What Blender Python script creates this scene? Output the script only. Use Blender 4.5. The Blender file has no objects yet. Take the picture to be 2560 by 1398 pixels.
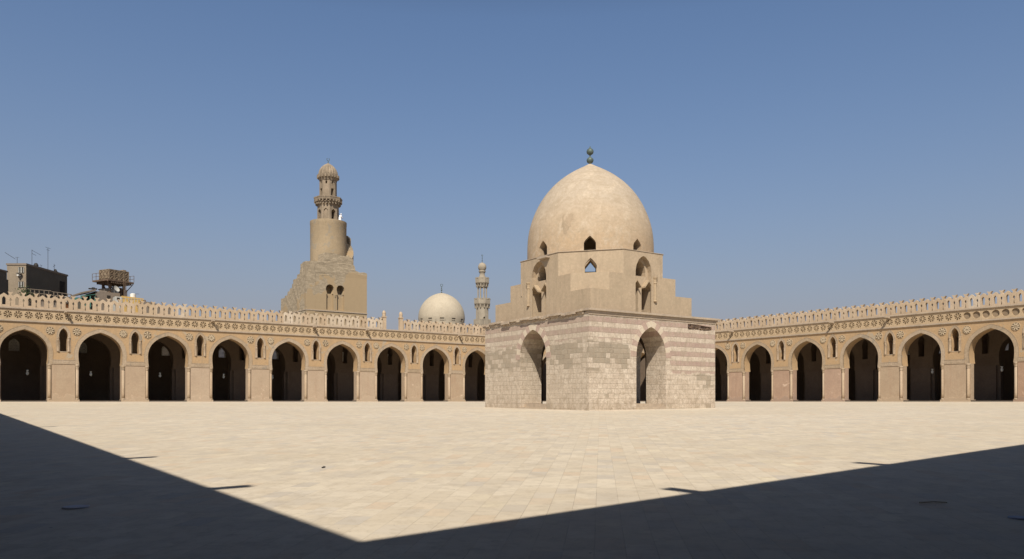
import bpy, bmesh, math, random
from mathutils import Vector, Matrix
from mathutils.geometry import tessellate_polygon
R = math.radians
random.seed(7)
SC = bpy.context.scene
COL = SC.collection

# ------------------------------------------------------------------ camera, sky, sun, exposure
# eye level is z = 0; +X runs along the far left arcade, +Y along the far right one; their corner is the origin
EYE = (-86.92, -95.53)
PSI = 0.940
cam_data = bpy.data.cameras.new("camera")
cam = bpy.data.objects.new("camera", cam_data)
COL.objects.link(cam)
cam.location = (EYE[0], EYE[1], 0.0)
cam.rotation_euler = (R(90), 0, PSI - R(90))
cam_data.sensor_width = 36.0
cam_data.lens = 36.0 * 1953.0 / 2560.0
cam_data.shift_y = (1003.0 - 699.0) / 2560.0
cam_data.clip_end = 6000
cam_data.clip_start = 0.05
SC.camera = cam

SUN_TRAVEL = Vector((0.59, 0.68, -1.0)).normalized()
SUN_EL = math.asin(-SUN_TRAVEL.z)
w = bpy.data.worlds.new("World")
SC.world = w
w.use_nodes = True
wn, wl = w.node_tree.nodes, w.node_tree.links
bgn = wn["Background"]
sky = wn.new("ShaderNodeTexSky")
sky.sky_type = 'NISHITA'
sky.sun_disc = False
sky.sun_elevation = SUN_EL
# direction to the sun is (-.59,-.68): rotation measured clockwise from +Y
sky.sun_rotation = math.atan2(-SUN_TRAVEL.x, -SUN_TRAVEL.y)
sky.altitude = 60
sky.air_density = 1.35
sky.dust_density = 2.4
sky.ozone_density = 9.0
# dusty city air: the sky pales to a warm grey towards the horizon; overhead it is dimmed to darken the foreground shade
wtc = wn.new("ShaderNodeTexCoord"); wsp = wn.new("ShaderNodeSeparateXYZ"); wl.new(wtc.outputs["Generated"], wsp.inputs[0])
wcl = wn.new("ShaderNodeMath"); wcl.operation = 'MAXIMUM'; wl.new(wsp.outputs[2], wcl.inputs[0]); wcl.inputs[1].default_value = 0.0
wm1 = wn.new("ShaderNodeMath"); wm1.operation = 'DIVIDE'; wl.new(wcl.outputs[0], wm1.inputs[0]); wm1.inputs[1].default_value = -0.165
wm2 = wn.new("ShaderNodeMath"); wm2.operation = 'EXPONENT'; wl.new(wm1.outputs[0], wm2.inputs[0])
wm3 = wn.new("ShaderNodeMath"); wm3.operation = 'MULTIPLY'; wl.new(wm2.outputs[0], wm3.inputs[0]); wm3.inputs[1].default_value = 1.25; wm3.use_clamp = True
wdk = wn.new("ShaderNodeMapRange"); wl.new(wcl.outputs[0], wdk.inputs[0])
for k_, v_ in ((1, 0.44), (2, 0.66), (3, 1.02), (4, 0.22)): wdk.inputs[k_].default_value = v_
wmul = wn.new("ShaderNodeVectorMath"); wmul.operation = 'SCALE'; wl.new(sky.outputs[0], wmul.inputs[0]); wl.new(wdk.outputs[0], wmul.inputs[3])
wmix = wn.new("ShaderNodeMix"); wmix.data_type = 'RGBA'
wl.new(wm3.outputs[0], wmix.inputs[0]); wl.new(wmul.outputs[0], wmix.inputs[6]); wmix.inputs[7].default_value = (3.5, 3.3, 3.75, 1)
wl.new(wmix.outputs[2], bgn.inputs[0])
bgn.inputs[1].default_value = 0.10
sun_data = bpy.data.lights.new("sun", 'SUN')
sun_data.energy = 5.0
sun_data.angle = R(0.5)
sun_data.color = (1.0, 0.93, 0.83)
sun = bpy.data.objects.new("sun", sun_data)
COL.objects.link(sun)
sun.rotation_euler = SUN_TRAVEL.to_track_quat('-Z', 'Y').to_euler()
SC.view_settings.view_transform = 'Standard'
SC.view_settings.look = 'None'
SC.view_settings.exposure = 0.02
SC.view_settings.gamma = 1.0
SC.render.engine = 'CYCLES'
SC.cycles.max_bounces = 6
SC.cycles.diffuse_bounces = 3

# ------------------------------------------------------------------ helpers
def mesh_obj(name, verts, faces, mat=None, parent=None, loc=(0, 0, 0), rot=(0, 0, 0), smooth=False, mats=None, fm=None):
    me = bpy.data.meshes.new(name)
    me.from_pydata([tuple(v) for v in verts], [], faces)
    if mats:
        for m in mats: me.materials.append(m)
        if fm: me.polygons.foreach_set('material_index', fm)
    elif mat: me.materials.append(mat)
    if smooth: me.polygons.foreach_set('use_smooth', [True] * len(me.polygons))
    me.update()
    o = bpy.data.objects.new(name, me)
    COL.objects.link(o)
    o.location = loc; o.rotation_euler = rot
    if parent: o.parent = parent
    return o

def tag(o, label, cat, group=None, kind=None):
    if label: o["label"] = label
    if cat: o["category"] = cat
    if group: o["group"] = group
    if kind: o["kind"] = kind
    return o

def empty(name, loc, rz=0.0):
    o = bpy.data.objects.new(name, None)
    COL.objects.link(o)
    o.location = loc; o.rotation_euler = (0, 0, rz)
    o.empty_display_size = 0.3
    return o

def copy_part(o, parent, loc=None, rot=None, scale=None):
    c = o.copy(); COL.objects.link(c); c.parent = parent
    if loc is not None: c.location = loc
    if rot is not None: c.rotation_euler = rot
    if scale is not None: c.scale = scale
    for ch in list(o.children):
        k = ch.copy(); COL.objects.link(k); k.parent = c
    return c

class MB:
    """collects shapes that become ONE mesh"""
    def __init__(s): s.v = []; s.f = []; s.m = []
    def add(s, v, f, mi=0):
        n = len(s.v); s.v += [Vector(p) for p in v]
        s.f += [tuple(i + n for i in q) for q in f]; s.m += [mi] * len(f); return s
    def box(s, x0, x1, y0, y1, z0, z1, mi=0):
        return s.add([(x0,y0,z0),(x1,y0,z0),(x1,y1,z0),(x0,y1,z0),(x0,y0,z1),(x1,y0,z1),(x1,y1,z1),(x0,y1,z1)],
                     [(0,3,2,1),(4,5,6,7),(0,1,5,4),(1,2,6,5),(2,3,7,6),(3,0,4,7)], mi)
    def slab(s, loops, d0, d1, mi=0):
        """loops in (x,z): first outer, rest holes; solid between y=d0 and y=d1"""
        pts = [p for l in loops for p in l]
        tris = tessellate_polygon([[Vector((p[0], p[1], 0)) for p in l] for l in loops])
        n = len(pts)
        v = [(p[0], d0, p[1]) for p in pts] + [(p[0], d1, p[1]) for p in pts]
        f = []
        for t in tris:
            a, b, c = (pts[i] for i in t)
            cr = (b[0]-a[0])*(c[1]-a[1]) - (b[1]-a[1])*(c[0]-a[0])
            if abs(cr) < 1e-10: continue
            t = t if cr > 0 else (t[0], t[2], t[1])
            f.append(tuple(t)); f.append((t[0]+n, t[2]+n, t[1]+n))
        k = 0
        for li, l in enumerate(loops):
            ar = sum(l[i][0]*l[(i+1) % len(l)][1] - l[(i+1) % len(l)][0]*l[i][1] for i in range(len(l)))
            ccw = ar > 0
            for i in range(len(l)):
                a, b = k+i, k+(i+1) % len(l)
                q = (b, a, a+n, b+n) if (ccw == (li == 0)) else (a, b, b+n, a+n)
                f.append(q)
            k += len(l)
        return s.add(v, f, mi)
    def prism(s, pts, z0, z1, mi=0, caps=True, top=None):
        """plan polygon (x,y) ccw extruded in z"""
        n = len(pts); top = top or pts
        v = [(p[0], p[1], z0) for p in pts] + [(p[0], p[1], z1) for p in top]
        f = [(i, (i+1) % n, (i+1) % n + n, i+n) for i in range(n)]
        if caps: f += [tuple(range(n-1, -1, -1)), tuple(range(n, 2*n))]
        return s.add(v, f, mi)
    def lathe(s, prof, cx=0, cy=0, seg=24, mi=0, cap=True, rot=0.0, sx=1.0, sy=1.0):
        """prof [(r,z)...] bottom to top"""
        v = []; f = []
        for r, z in prof:
            for i in range(seg):
                a = 2*math.pi*i/seg + rot
                v.append((cx + sx*r*math.cos(a), cy + sy*r*math.sin(a), z))
        for j in range(len(prof)-1):
            for i in range(seg):
                a, b = j*seg+i, j*seg+(i+1) % seg
                f.append((a, b, b+seg, a+seg))
        if cap:
            f.append(tuple(range(seg-1, -1, -1)))
            f.append(tuple((len(prof)-1)*seg+i for i in range(seg)))
        return s.add(v, f, mi)
    def bar(s, a, b, r, seg=6, mi=0, r2=None):
        a = Vector(a); b = Vector(b); d = (b-a)
        if d.length < 1e-6: return s
        z = d.normalized(); x = z.orthogonal().normalized(); y = z.cross(x)
        r2 = r if r2 is None else r2
        v = [a + (x*math.cos(2*math.pi*i/seg) + y*math.sin(2*math.pi*i/seg))*r for i in range(seg)]
        v += [b + (x*math.cos(2*math.pi*i/seg) + y*math.sin(2*math.pi*i/seg))*r2 for i in range(seg)]
        f = [(i, (i+1) % seg, (i+1) % seg+seg, i+seg) for i in range(seg)] + [tuple(range(seg-1, -1, -1)), tuple(range(seg, 2*seg))]
        return s.add(v, f, mi)
    def xf(s, M, start=0):
        for i in range(start, len(s.v)): s.v[i] = M @ s.v[i]
        return s
    def build(s, name, mat=None, parent=None, smooth=False, mats=None, loc=(0,0,0), rot=(0,0,0)):
        return mesh_obj(name, s.v, s.f, mat, parent, loc, rot, smooth, mats, s.m if mats else None)

def boolean(o, cutters, op='DIFFERENCE'):
    """cut the list of MB shapes out of o, keeping o one plain mesh"""
    tmp = []
    for c in cutters:
        t = c.build("cutter_tmp")
        t.location = o.location; t.rotation_euler = o.rotation_euler
        if o.parent: t.parent = o.parent
        m = o.modifiers.new("b", 'BOOLEAN'); m.operation = op; m.solver = 'EXACT'; m.object = t
        tmp.append(t)
    bpy.context.view_layer.update()
    dg = bpy.context.evaluated_depsgraph_get()
    me = bpy.data.meshes.new_from_object(o.evaluated_get(dg))
    o.modifiers.clear(); old = o.data; o.data = me; me.name = old.name
    for t in tmp: bpy.data.objects.remove(t, do_unlink=True)
    return o

def smooth_by_angle(o, deg=35):
    me = o.data
    me.polygons.foreach_set('use_smooth', [True]*len(me.polygons))
    bm = bmesh.new(); bm.from_mesh(me)
    for e in bm.edges:
        e.smooth = len(e.link_faces) == 2 and e.calc_face_angle(0) < R(deg)
    bm.to_mesh(me); bm.free()

def roughen(o, amt, cuts_len=0.4, seed=0, zmin=-1e9, zmax=1e9, passes=2):
    """break straight edges: subdivide long edges, then jitter vertices"""
    me = o.data; bm = bmesh.new(); bm.from_mesh(me)
    for _ in range(passes):
        es = [e for e in bm.edges if e.calc_length() > cuts_len and zmin <= e.verts[0].co.z <= zmax and zmin <= e.verts[1].co.z <= zmax]
        if not es: break
        bmesh.ops.subdivide_edges(bm, edges=es, cuts=1)
    rr = random.Random(seed)
    for v in bm.verts:
        if zmin <= v.co.z <= zmax:
            v.co += Vector((rr.uniform(-amt, amt), rr.uniform(-amt, amt), rr.uniform(-amt, amt)))
    bmesh.ops.triangulate(bm, faces=[f for f in bm.faces if len(f.verts) > 4])
    bm.to_mesh(me); bm.free()

def smooth_curve(pts, n=4):
    """Catmull-Rom through points"""
    out = []
    for i in range(len(pts)-1):
        p0 = pts[max(i-1, 0)]; p1 = pts[i]; p2 = pts[i+1]; p3 = pts[min(i+2, len(pts)-1)]
        for k in range(n):
            t = k/n
            out.append(tuple(0.5*((2*p1[j]) + (-p0[j]+p2[j])*t + (2*p0[j]-5*p1[j]+4*p2[j]-p3[j])*t*t + (-p0[j]+3*p1[j]-3*p2[j]+p3[j])*t**3) for j in (0, 1)))
    out.append(pts[-1]); return out

def offset_half(pts, d):
    """offset an arch half-curve (x>0, bottom to apex) outward by d"""
    out = []
    for i, p in enumerate(pts):
        a = pts[max(i-1, 0)]; b = pts[min(i+1, len(pts)-1)]
        tx, tz = b[0]-a[0], b[1]-a[1]; L = math.hypot(tx, tz)
        if i == len(pts)-1: out.append((0.0, p[1] + d*1.02)); continue
        out.append((p[0] + d*tz/L, p[1] - d*tx/L))
    return out

def arch_cut(half, z0, cx, y0, y1):
    """cutter: arch prism in (x,z) about cx from z0"""
    l = [(cx-half[0][0], z0)] + [(cx-x, z) for x, z in half] + [(cx+x, z) for x, z in reversed(half[:-1])] + [(cx+half[0][0], z0)]
    return MB().slab([l], y0, y1)

# ------------------------------------------------------------------ materials
class NT:
    def __init__(s, name):
        s.m = bpy.data.materials.new(name); s.m.use_nodes = True
        s.n = s.m.node_tree.nodes; s.l = s.m.node_tree.links
        s.b = s.n["Principled BSDF"]; s.b.inputs["Roughness"].default_value = 0.9
        s.b.inputs["Specular IOR Level"].default_value = 0.2
    def node(s, t, **kw):
        n = s.n.new(t)
        for k, v in kw.items():
            if k == 'ins':
                for a, b in v.items():
                    if hasattr(b, 'is_output') or isinstance(b, bpy.types.NodeSocket): s.l.new(b, n.inputs[a])
                    else: n.inputs[a].default_value = b
            else: setattr(n, k, v)
        return n
    def math(s, op, a, b=0.0, c=None, clamp=False):
        n = s.node("ShaderNodeMath", operation=op); n.use_clamp = clamp
        for i, x in enumerate((a, b, c)):
            if x is None: continue
            if isinstance(x, bpy.types.NodeSocket): s.l.new(x, n.inputs[i])
            else: n.inputs[i].default_value = x
        return n.outputs[0]
    def mix(s, fac, a, b, blend='MIX'):
        n = s.node("ShaderNodeMix", data_type='RGBA', blend_type=blend)
        for i, x in ((0, fac), (6, a), (7, b)):
            if isinstance(x, bpy.types.NodeSocket): s.l.new(x, n.inputs[i])
            else: n.inputs[i].default_value = (x if not isinstance(x, tuple) else (x + (1,) if len(x) == 3 else x))
        return n.outputs[2]
    def ramp(s, fac, lo, hi, a=0.0, b=1.0):
        n = s.node("ShaderNodeMapRange"); n.clamp = True
        s.l.new(fac, n.inputs[0]); n.inputs[1].default_value = lo; n.inputs[2].default_value = hi
        n.inputs[3].default_value = a; n.inputs[4].default_value = b
        return n.outputs[0]
    def pos(s, scale=(1, 1, 1), loc=(0, 0, 0), world=False):
        if world: c = s.node("ShaderNodeNewGeometry").outputs["Position"]
        else: c = s.node("ShaderNodeTexCoord").outputs["Object"]
        mp = s.node("ShaderNodeMapping"); s.l.new(c, mp.inputs[0])
        mp.inputs["Scale"].default_value = scale; mp.inputs["Location"].default_value = loc
        return mp.outputs[0]
    def noise(s, vec, scale, detail=4, rough=0.6, dist=0.0):
        n = s.node("ShaderNodeTexNoise"); s.l.new(vec, n.inputs["Vector"])
        n.inputs["Scale"].default_value = scale; n.inputs["Detail"].default_value = detail
        n.inputs["Roughness"].default_value = rough; n.inputs["Distortion"].default_value = dist
        return n.outputs["Fac"]
    def bump(s, h, strength=0.3, dist=0.02):
        n = s.node("ShaderNodeBump"); n.inputs["Strength"].default_value = strength; n.inputs["Distance"].default_value = dist
        s.l.new(h, n.inputs["Height"]); s.l.new(n.outputs[0], s.b.inputs["Normal"])
    def color(s, c):
        if isinstance(c, bpy.types.NodeSocket): s.l.new(c, s.b.inputs["Base Color"])
        else: s.b.inputs["Base Color"].default_value = tuple(c) + (1,)
        return s

def plaster(name, base, alt, stain=(0.2, 0.16, 0.11), amt=0.35, scale=0.5, bump=0.35, perobj=0.0, patch=None, patch_thr=0.62, world=True, foot=None):
    t = NT(name); p = t.pos(world=world)
    a = t.ramp(t.noise(p, scale, 6, 0.65), 0.35, 0.65)
    c = t.mix(a, base, alt)
    fine = t.noise(p, 6.0, 6, 0.75)
    c = t.mix(t.ramp(fine, 0.42, 0.68, 0.0, 0.42), c, tuple(x*0.66 for x in base))
    c = t.mix(t.ramp(fine, 0.44, 0.30, 0.0, 0.35), c, tuple(min(0.8, x*1.22) for x in base))
    blot = t.noise(t.pos(loc=(11, 3, 7), world=world), 1.6, 6, 0.72, 0.7)
    c = t.mix(t.ramp(blot, 0.50, 0.66, 0.0, 0.38), c, tuple(x*0.78 for x in alt))
    streak = t.noise(t.pos(scale=(1.6, 1.6, 0.16), world=world), 1.3, 5, 0.7)
    c = t.mix(t.ramp(streak, 0.52, 0.78, 0.0, amt), c, stain)
    if patch:
        pm = t.ramp(t.noise(t.pos(loc=(3, 5, 1), world=world), 0.55, 5, 0.7, 0.4), patch_thr, patch_thr+0.025)
        c = t.mix(pm, c, patch)
    if foot:
        zz = t.node("ShaderNodeSeparateXYZ"); t.l.new(t.pos(world=True), zz.inputs[0])
        edge = t.math('SUBTRACT', t.math('MULTIPLY', t.noise(t.pos(loc=(2, 6, 0), world=True), 1.1, 5, 0.65), 2.2), zz.outputs[2])
        c = t.mix(t.ramp(edge, 0.62, 0.66, 0.0, 0.75), c, foot)
        c = t.mix(t.ramp(t.math('ABSOLUTE', t.math('SUBTRACT', edge, 0.62)), 0.05, 0.0, 0.0, 0.5), c, tuple(min(0.75, x*1.5) for x in foot))
    if perobj:
        oi = t.node("ShaderNodeObjectInfo")
        hs = t.node("ShaderNodeHueSaturation")
        t.l.new(c, hs.inputs["Color"])
        t.l.new(t.ramp(oi.outputs["Random"], 0, 1, 1-perobj, 1+perobj), hs.inputs["Value"])
        t.l.new(t.ramp(oi.outputs["Random"], 0, 1, 1+perobj, 1-perobj), hs.inputs["Saturation"])
        c = hs.outputs[0]
    t.color(c)
    t.bump(t.math('ADD', fine, t.math('MULTIPLY', t.noise(p, 1.5, 3), 1.5)), bump, 0.03)
    return t.m

def flat(name, col, rough=0.7, var=0.15, metallic=0.0):
    t = NT(name)
    n = t.noise(t.pos(world=True), 3.0, 4, 0.6)
    t.color(t.mix(t.ramp(n, 0.3, 0.7), tuple(x*(1-var) for x in col), tuple(min(1, x*(1+var)) for x in col)))
    t.b.inputs["Roughness"].default_value = rough; t.b.inputs["Metallic"].default_value = metallic
    return t.m

M_OCHRE = plaster("ochre_plaster", (0.485, 0.325, 0.175), (0.43, 0.30, 0.175), stain=(0.29, 0.225, 0.155), amt=0.45, scale=0.6, patch=(0.40, 0.325, 0.23), patch_thr=0.61)
M_BAND = plaster("carved_band_stucco", (0.45, 0.35, 0.245), (0.39, 0.30, 0.205), patch=(0.31, 0.255, 0.19), patch_thr=0.60, perobj=0.06, amt=0.3, scale=1.5, bump=0.8)
M_FRIEZE = plaster("frieze_stucco", (0.53, 0.40, 0.255), (0.47, 0.35, 0.215), amt=0.3, scale=0.8, bump=0.6)
M_PIER = plaster("pier_pink_plaster", (0.465, 0.36, 0.255), (0.425, 0.32, 0.225), foot=(0.43, 0.335, 0.24), stain=(0.34, 0.20, 0.13), amt=0.35, scale=0.5, perobj=0.07, patch=(0.56, 0.44, 0.32), patch_thr=0.65)
M_PIERRED = plaster("pier_red_plaster", foot=(0.33, 0.24, 0.18), base=(0.43, 0.295, 0.205), alt=(0.37, 0.25, 0.175), stain=(0.26, 0.15, 0.10), amt=0.4, scale=0.7, perobj=0.08, patch=(0.54, 0.40, 0.29), patch_thr=0.62)
M_COLUMN = plaster("column_plaster", (0.46, 0.355, 0.245), (0.42, 0.31, 0.21), amt=0.3, scale=0.8, perobj=0.05)
M_LEDGE = plaster("ledge_stone", (0.50, 0.40, 0.29), (0.42, 0.34, 0.26), amt=0.45, scale=0.8)
M_MERLON = plaster("merlon_plaster", (0.54, 0.42, 0.29), (0.48, 0.365, 0.25), stain=(0.28, 0.22, 0.16), amt=0.35, scale=0.7, perobj=0.05, patch=(0.66, 0.55, 0.42), patch_thr=0.68)
M_MERLONPALE = plaster("repaired_merlon_plaster", (0.60, 0.50, 0.38), (0.50, 0.40, 0.285), amt=0.3, scale=1.2, perobj=0.08)
M_HOLLOW = plaster("shade_toned_stucco", (0.30, 0.225, 0.145), (0.25, 0.185, 0.12), amt=0.3, scale=1.5)  # dark tone stands in for shade inside the carved recesses
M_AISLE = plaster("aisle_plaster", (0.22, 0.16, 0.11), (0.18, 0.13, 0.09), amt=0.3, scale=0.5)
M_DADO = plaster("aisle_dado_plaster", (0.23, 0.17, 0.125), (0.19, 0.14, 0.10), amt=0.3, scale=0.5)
M_WOOD = flat("dark_ceiling_wood", (0.07, 0.045, 0.03), 0.8, 0.3)
M_ROSE = plaster("rosette_stucco", (0.56, 0.45, 0.31), (0.50, 0.395, 0.265), amt=0.2, scale=1.5)
M_DIMWALL = plaster("bounce_cutting_wall", (0.15, 0.115, 0.08), (0.12, 0.09, 0.065), amt=0.4, scale=0.5)  # kept dark to cut bounce from the unseen halls
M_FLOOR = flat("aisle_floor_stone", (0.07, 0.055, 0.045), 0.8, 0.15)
M_GRILLE = flat("white_stucco_lattice", (0.75, 0.70, 0.6), 0.8, 0.1)
M_IRON = flat("dark_iron", (0.05, 0.045, 0.04), 0.6, 0.3)
M_COPPER = flat("weathered_copper", (0.12, 0.15, 0.13), 0.55, 0.25, 0.3)
M_WHITE = flat("white_paint", (0.72, 0.70, 0.64), 0.6, 0.08)
M_RUST = flat("rusty_steel", (0.16, 0.11, 0.075), 0.8, 0.35)
M_DARKROCK = flat("dark_hollow", (0.03, 0.025, 0.02), 0.9, 0.3)

def stone_paving():
    """small limestone slabs laid in diagonal strips across the court"""
    t = NT("limestone_paving")
    co = t.node("ShaderNodeNewGeometry").outputs["Position"]
    mp = t.node("ShaderNodeMapping"); t.l.new(co, mp.inputs[0]); mp.inputs["Rotation"].default_value = (0, 0, -R(47.4))
    sp = t.node("ShaderNodeSeparateXYZ"); t.l.new(mp.outputs[0], sp.inputs[0])
    W, H = 0.58, 0.31
    xr, yr = sp.outputs[0], sp.outputs[1]
    row = t.math('FLOOR', t.math('DIVIDE', yr, H))
    wn_ = t.node("ShaderNodeTexWhiteNoise", noise_dimensions='1D'); t.l.new(row, wn_.inputs["W"])
    uu = t.math('ADD', t.math('DIVIDE', xr, W), t.math('MULTIPLY', wn_.outputs["Value"], 2.0))
    colu = t.math('FLOOR', uu)
    c2 = t.node("ShaderNodeCombineXYZ"); t.l.new(row, c2.inputs[0]); t.l.new(colu, c2.inputs[1])
    wn2 = t.node("ShaderNodeTexWhiteNoise", noise_dimensions='2D'); t.l.new(c2.outputs[0], wn2.inputs["Vector"])
    v = wn2.outputs["Value"]
    fx = t.math('FRACT', uu); fy = t.math('FRACT', t.math('DIVIDE', yr, H))
    ex = t.math('MULTIPLY', t.math('MINIMUM', fx, t.math('SUBTRACT', 1.0, fx)), W)
    ey = t.math('MULTIPLY', t.math('MINIMUM', fy, t.math('SUBTRACT', 1.0, fy)), H)
    joint = t.ramp(t.math('MINIMUM', ex, ey), 0.001, 0.006, 1.0, 0.0)
    p = t.pos(world=True)
    c = t.mix(v, (0.615, 0.53, 0.405), (0.69, 0.605, 0.475))
    c3 = t.node("ShaderNodeCombineXYZ"); t.l.new(colu, c3.inputs[0]); t.l.new(row, c3.inputs[1])
    wn3 = t.node("ShaderNodeTexWhiteNoise", noise_dimensions='2D'); t.l.new(c3.outputs[0], wn3.inputs["Vector"])
    k = wn3.outputs["Value"]
    c = t.mix(t.ramp(k, 0.86, 0.97, 0.0, 0.6), c, (0.62, 0.47, 0.325))
    c = t.mix(t.ramp(k, 0.16, 0.02, 0.0, 0.6), c, (0.50, 0.455, 0.40))
    c = t.mix(t.ramp(t.math('ABSOLUTE', t.math('SUBTRACT', k, 0.5)), 0.025, 0.0, 0.0, 0.6), c, (0.74, 0.65, 0.47))
    big = t.noise(p, 0.10, 5, 0.62)
    c = t.mix(t.ramp(big, 0.42, 0.62, 0.0, 0.45), c, (0.565, 0.475, 0.345))
    mid = t.noise(t.pos(loc=(4, 9, 0), world=True), 0.8, 6, 0.7, 0.6)
    c = t.mix(t.ramp(mid, 0.47, 0.66, 0.0, 0.6), c, (0.52, 0.455, 0.365))
    sm = t.noise(p, 3.4, 7, 0.78)
    c = t.mix(t.ramp(sm, 0.48, 0.66, 0.0, 0.55), c, (0.44, 0.365, 0.265))
    vein = t.noise(t.pos(loc=(1, 2, 0), scale=(1, 2.2, 1), world=True), 14, 6, 0.8, 1.2)
    c = t.mix(t.ramp(vein, 0.58, 0.70, 0.0, 0.4), c, (0.36, 0.29, 0.21))
    spots = t.noise(t.pos(loc=(9, 2, 0), world=True), 11, 3, 0.5)
    c = t.mix(t.ramp(spots, 0.73, 0.76, 0.0, 0.7), c, (0.16, 0.125, 0.09))
    jn = t.ramp(t.noise(p, 1.1, 3, 0.6), 0.38, 0.68, 0.06, 0.5)
    c = t.mix(t.math('MULTIPLY', joint, jn), c, (0.25, 0.195, 0.14))
    t.color(c)
    t.b.inputs["Roughness"].default_value = 0.7
    t.bump(t.math('ADD', t.math('MULTIPLY', v, 0.7), t.math('SUBTRACT', t.math('ADD', t.math('MULTIPLY', sm, 0.7), t.math('MULTIPLY', mid, 1.5)), joint)), 0.45, 0.008)
    return t.m
M_PAVE = stone_paving()

def block_coords(t, h, wdt, u, z):
    row = t.math('FLOOR', t.math('DIVIDE', z, h))
    wn_ = t.node("ShaderNodeTexWhiteNoise", noise_dimensions='1D'); t.l.new(row, wn_.inputs["W"])
    # uneven stone lengths: bend u before cutting it into blocks
    uw = t.node("ShaderNodeCombineXYZ"); t.l.new(u, uw.inputs[0]); t.l.new(t.math('MULTIPLY', row, 7.3), uw.inputs[1])
    u = t.math('ADD', u, t.math('MULTIPLY', t.noise(uw.outputs[0], 0.9, 1, 0.5), wdt*1.6))
    uu = t.math('ADD', t.math('DIVIDE', u, wdt), t.math('MULTIPLY', wn_.outputs["Value"], 3.0))
    colu = t.math('FLOOR', uu)
    cb = t.node("ShaderNodeCombineXYZ"); t.l.new(row, cb.inputs[0]); t.l.new(colu, cb.inputs[1])
    fx = t.math('FRACT', uu); fy = t.math('FRACT', t.math('DIVIDE', z, h))
    ex = t.math('MULTIPLY', t.math('MINIMUM', fx, t.math('SUBTRACT', 1.0, fx)), wdt)
    ey = t.math('MULTIPLY', t.math('MINIMUM', fy, t.math('SUBTRACT', 1.0, fy)), h)
    joint = t.ramp(t.math('MINIMUM', ex, ey), 0.006, 0.02, 1.0, 0.0)
    wn2 = t.node("ShaderNodeTexWhiteNoise", noise_dimensions='2D'); t.l.new(cb.outputs[0], wn2.inputs["Vector"])
    # centre of the block, for masks that follow whole stones
    cc = t.node("ShaderNodeCombineXYZ")
    t.l.new(t.math('MULTIPLY', t.math('SUBTRACT', colu, t.math('MULTIPLY', wn_.outputs["Value"], 3.0)), wdt), cc.inputs[0])
    t.l.new(t.math('MULTIPLY', row, h), cc.inputs[1])
    return row, joint, wn2.outputs["Value"], cc.outputs[0], cb.outputs[0]

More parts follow.
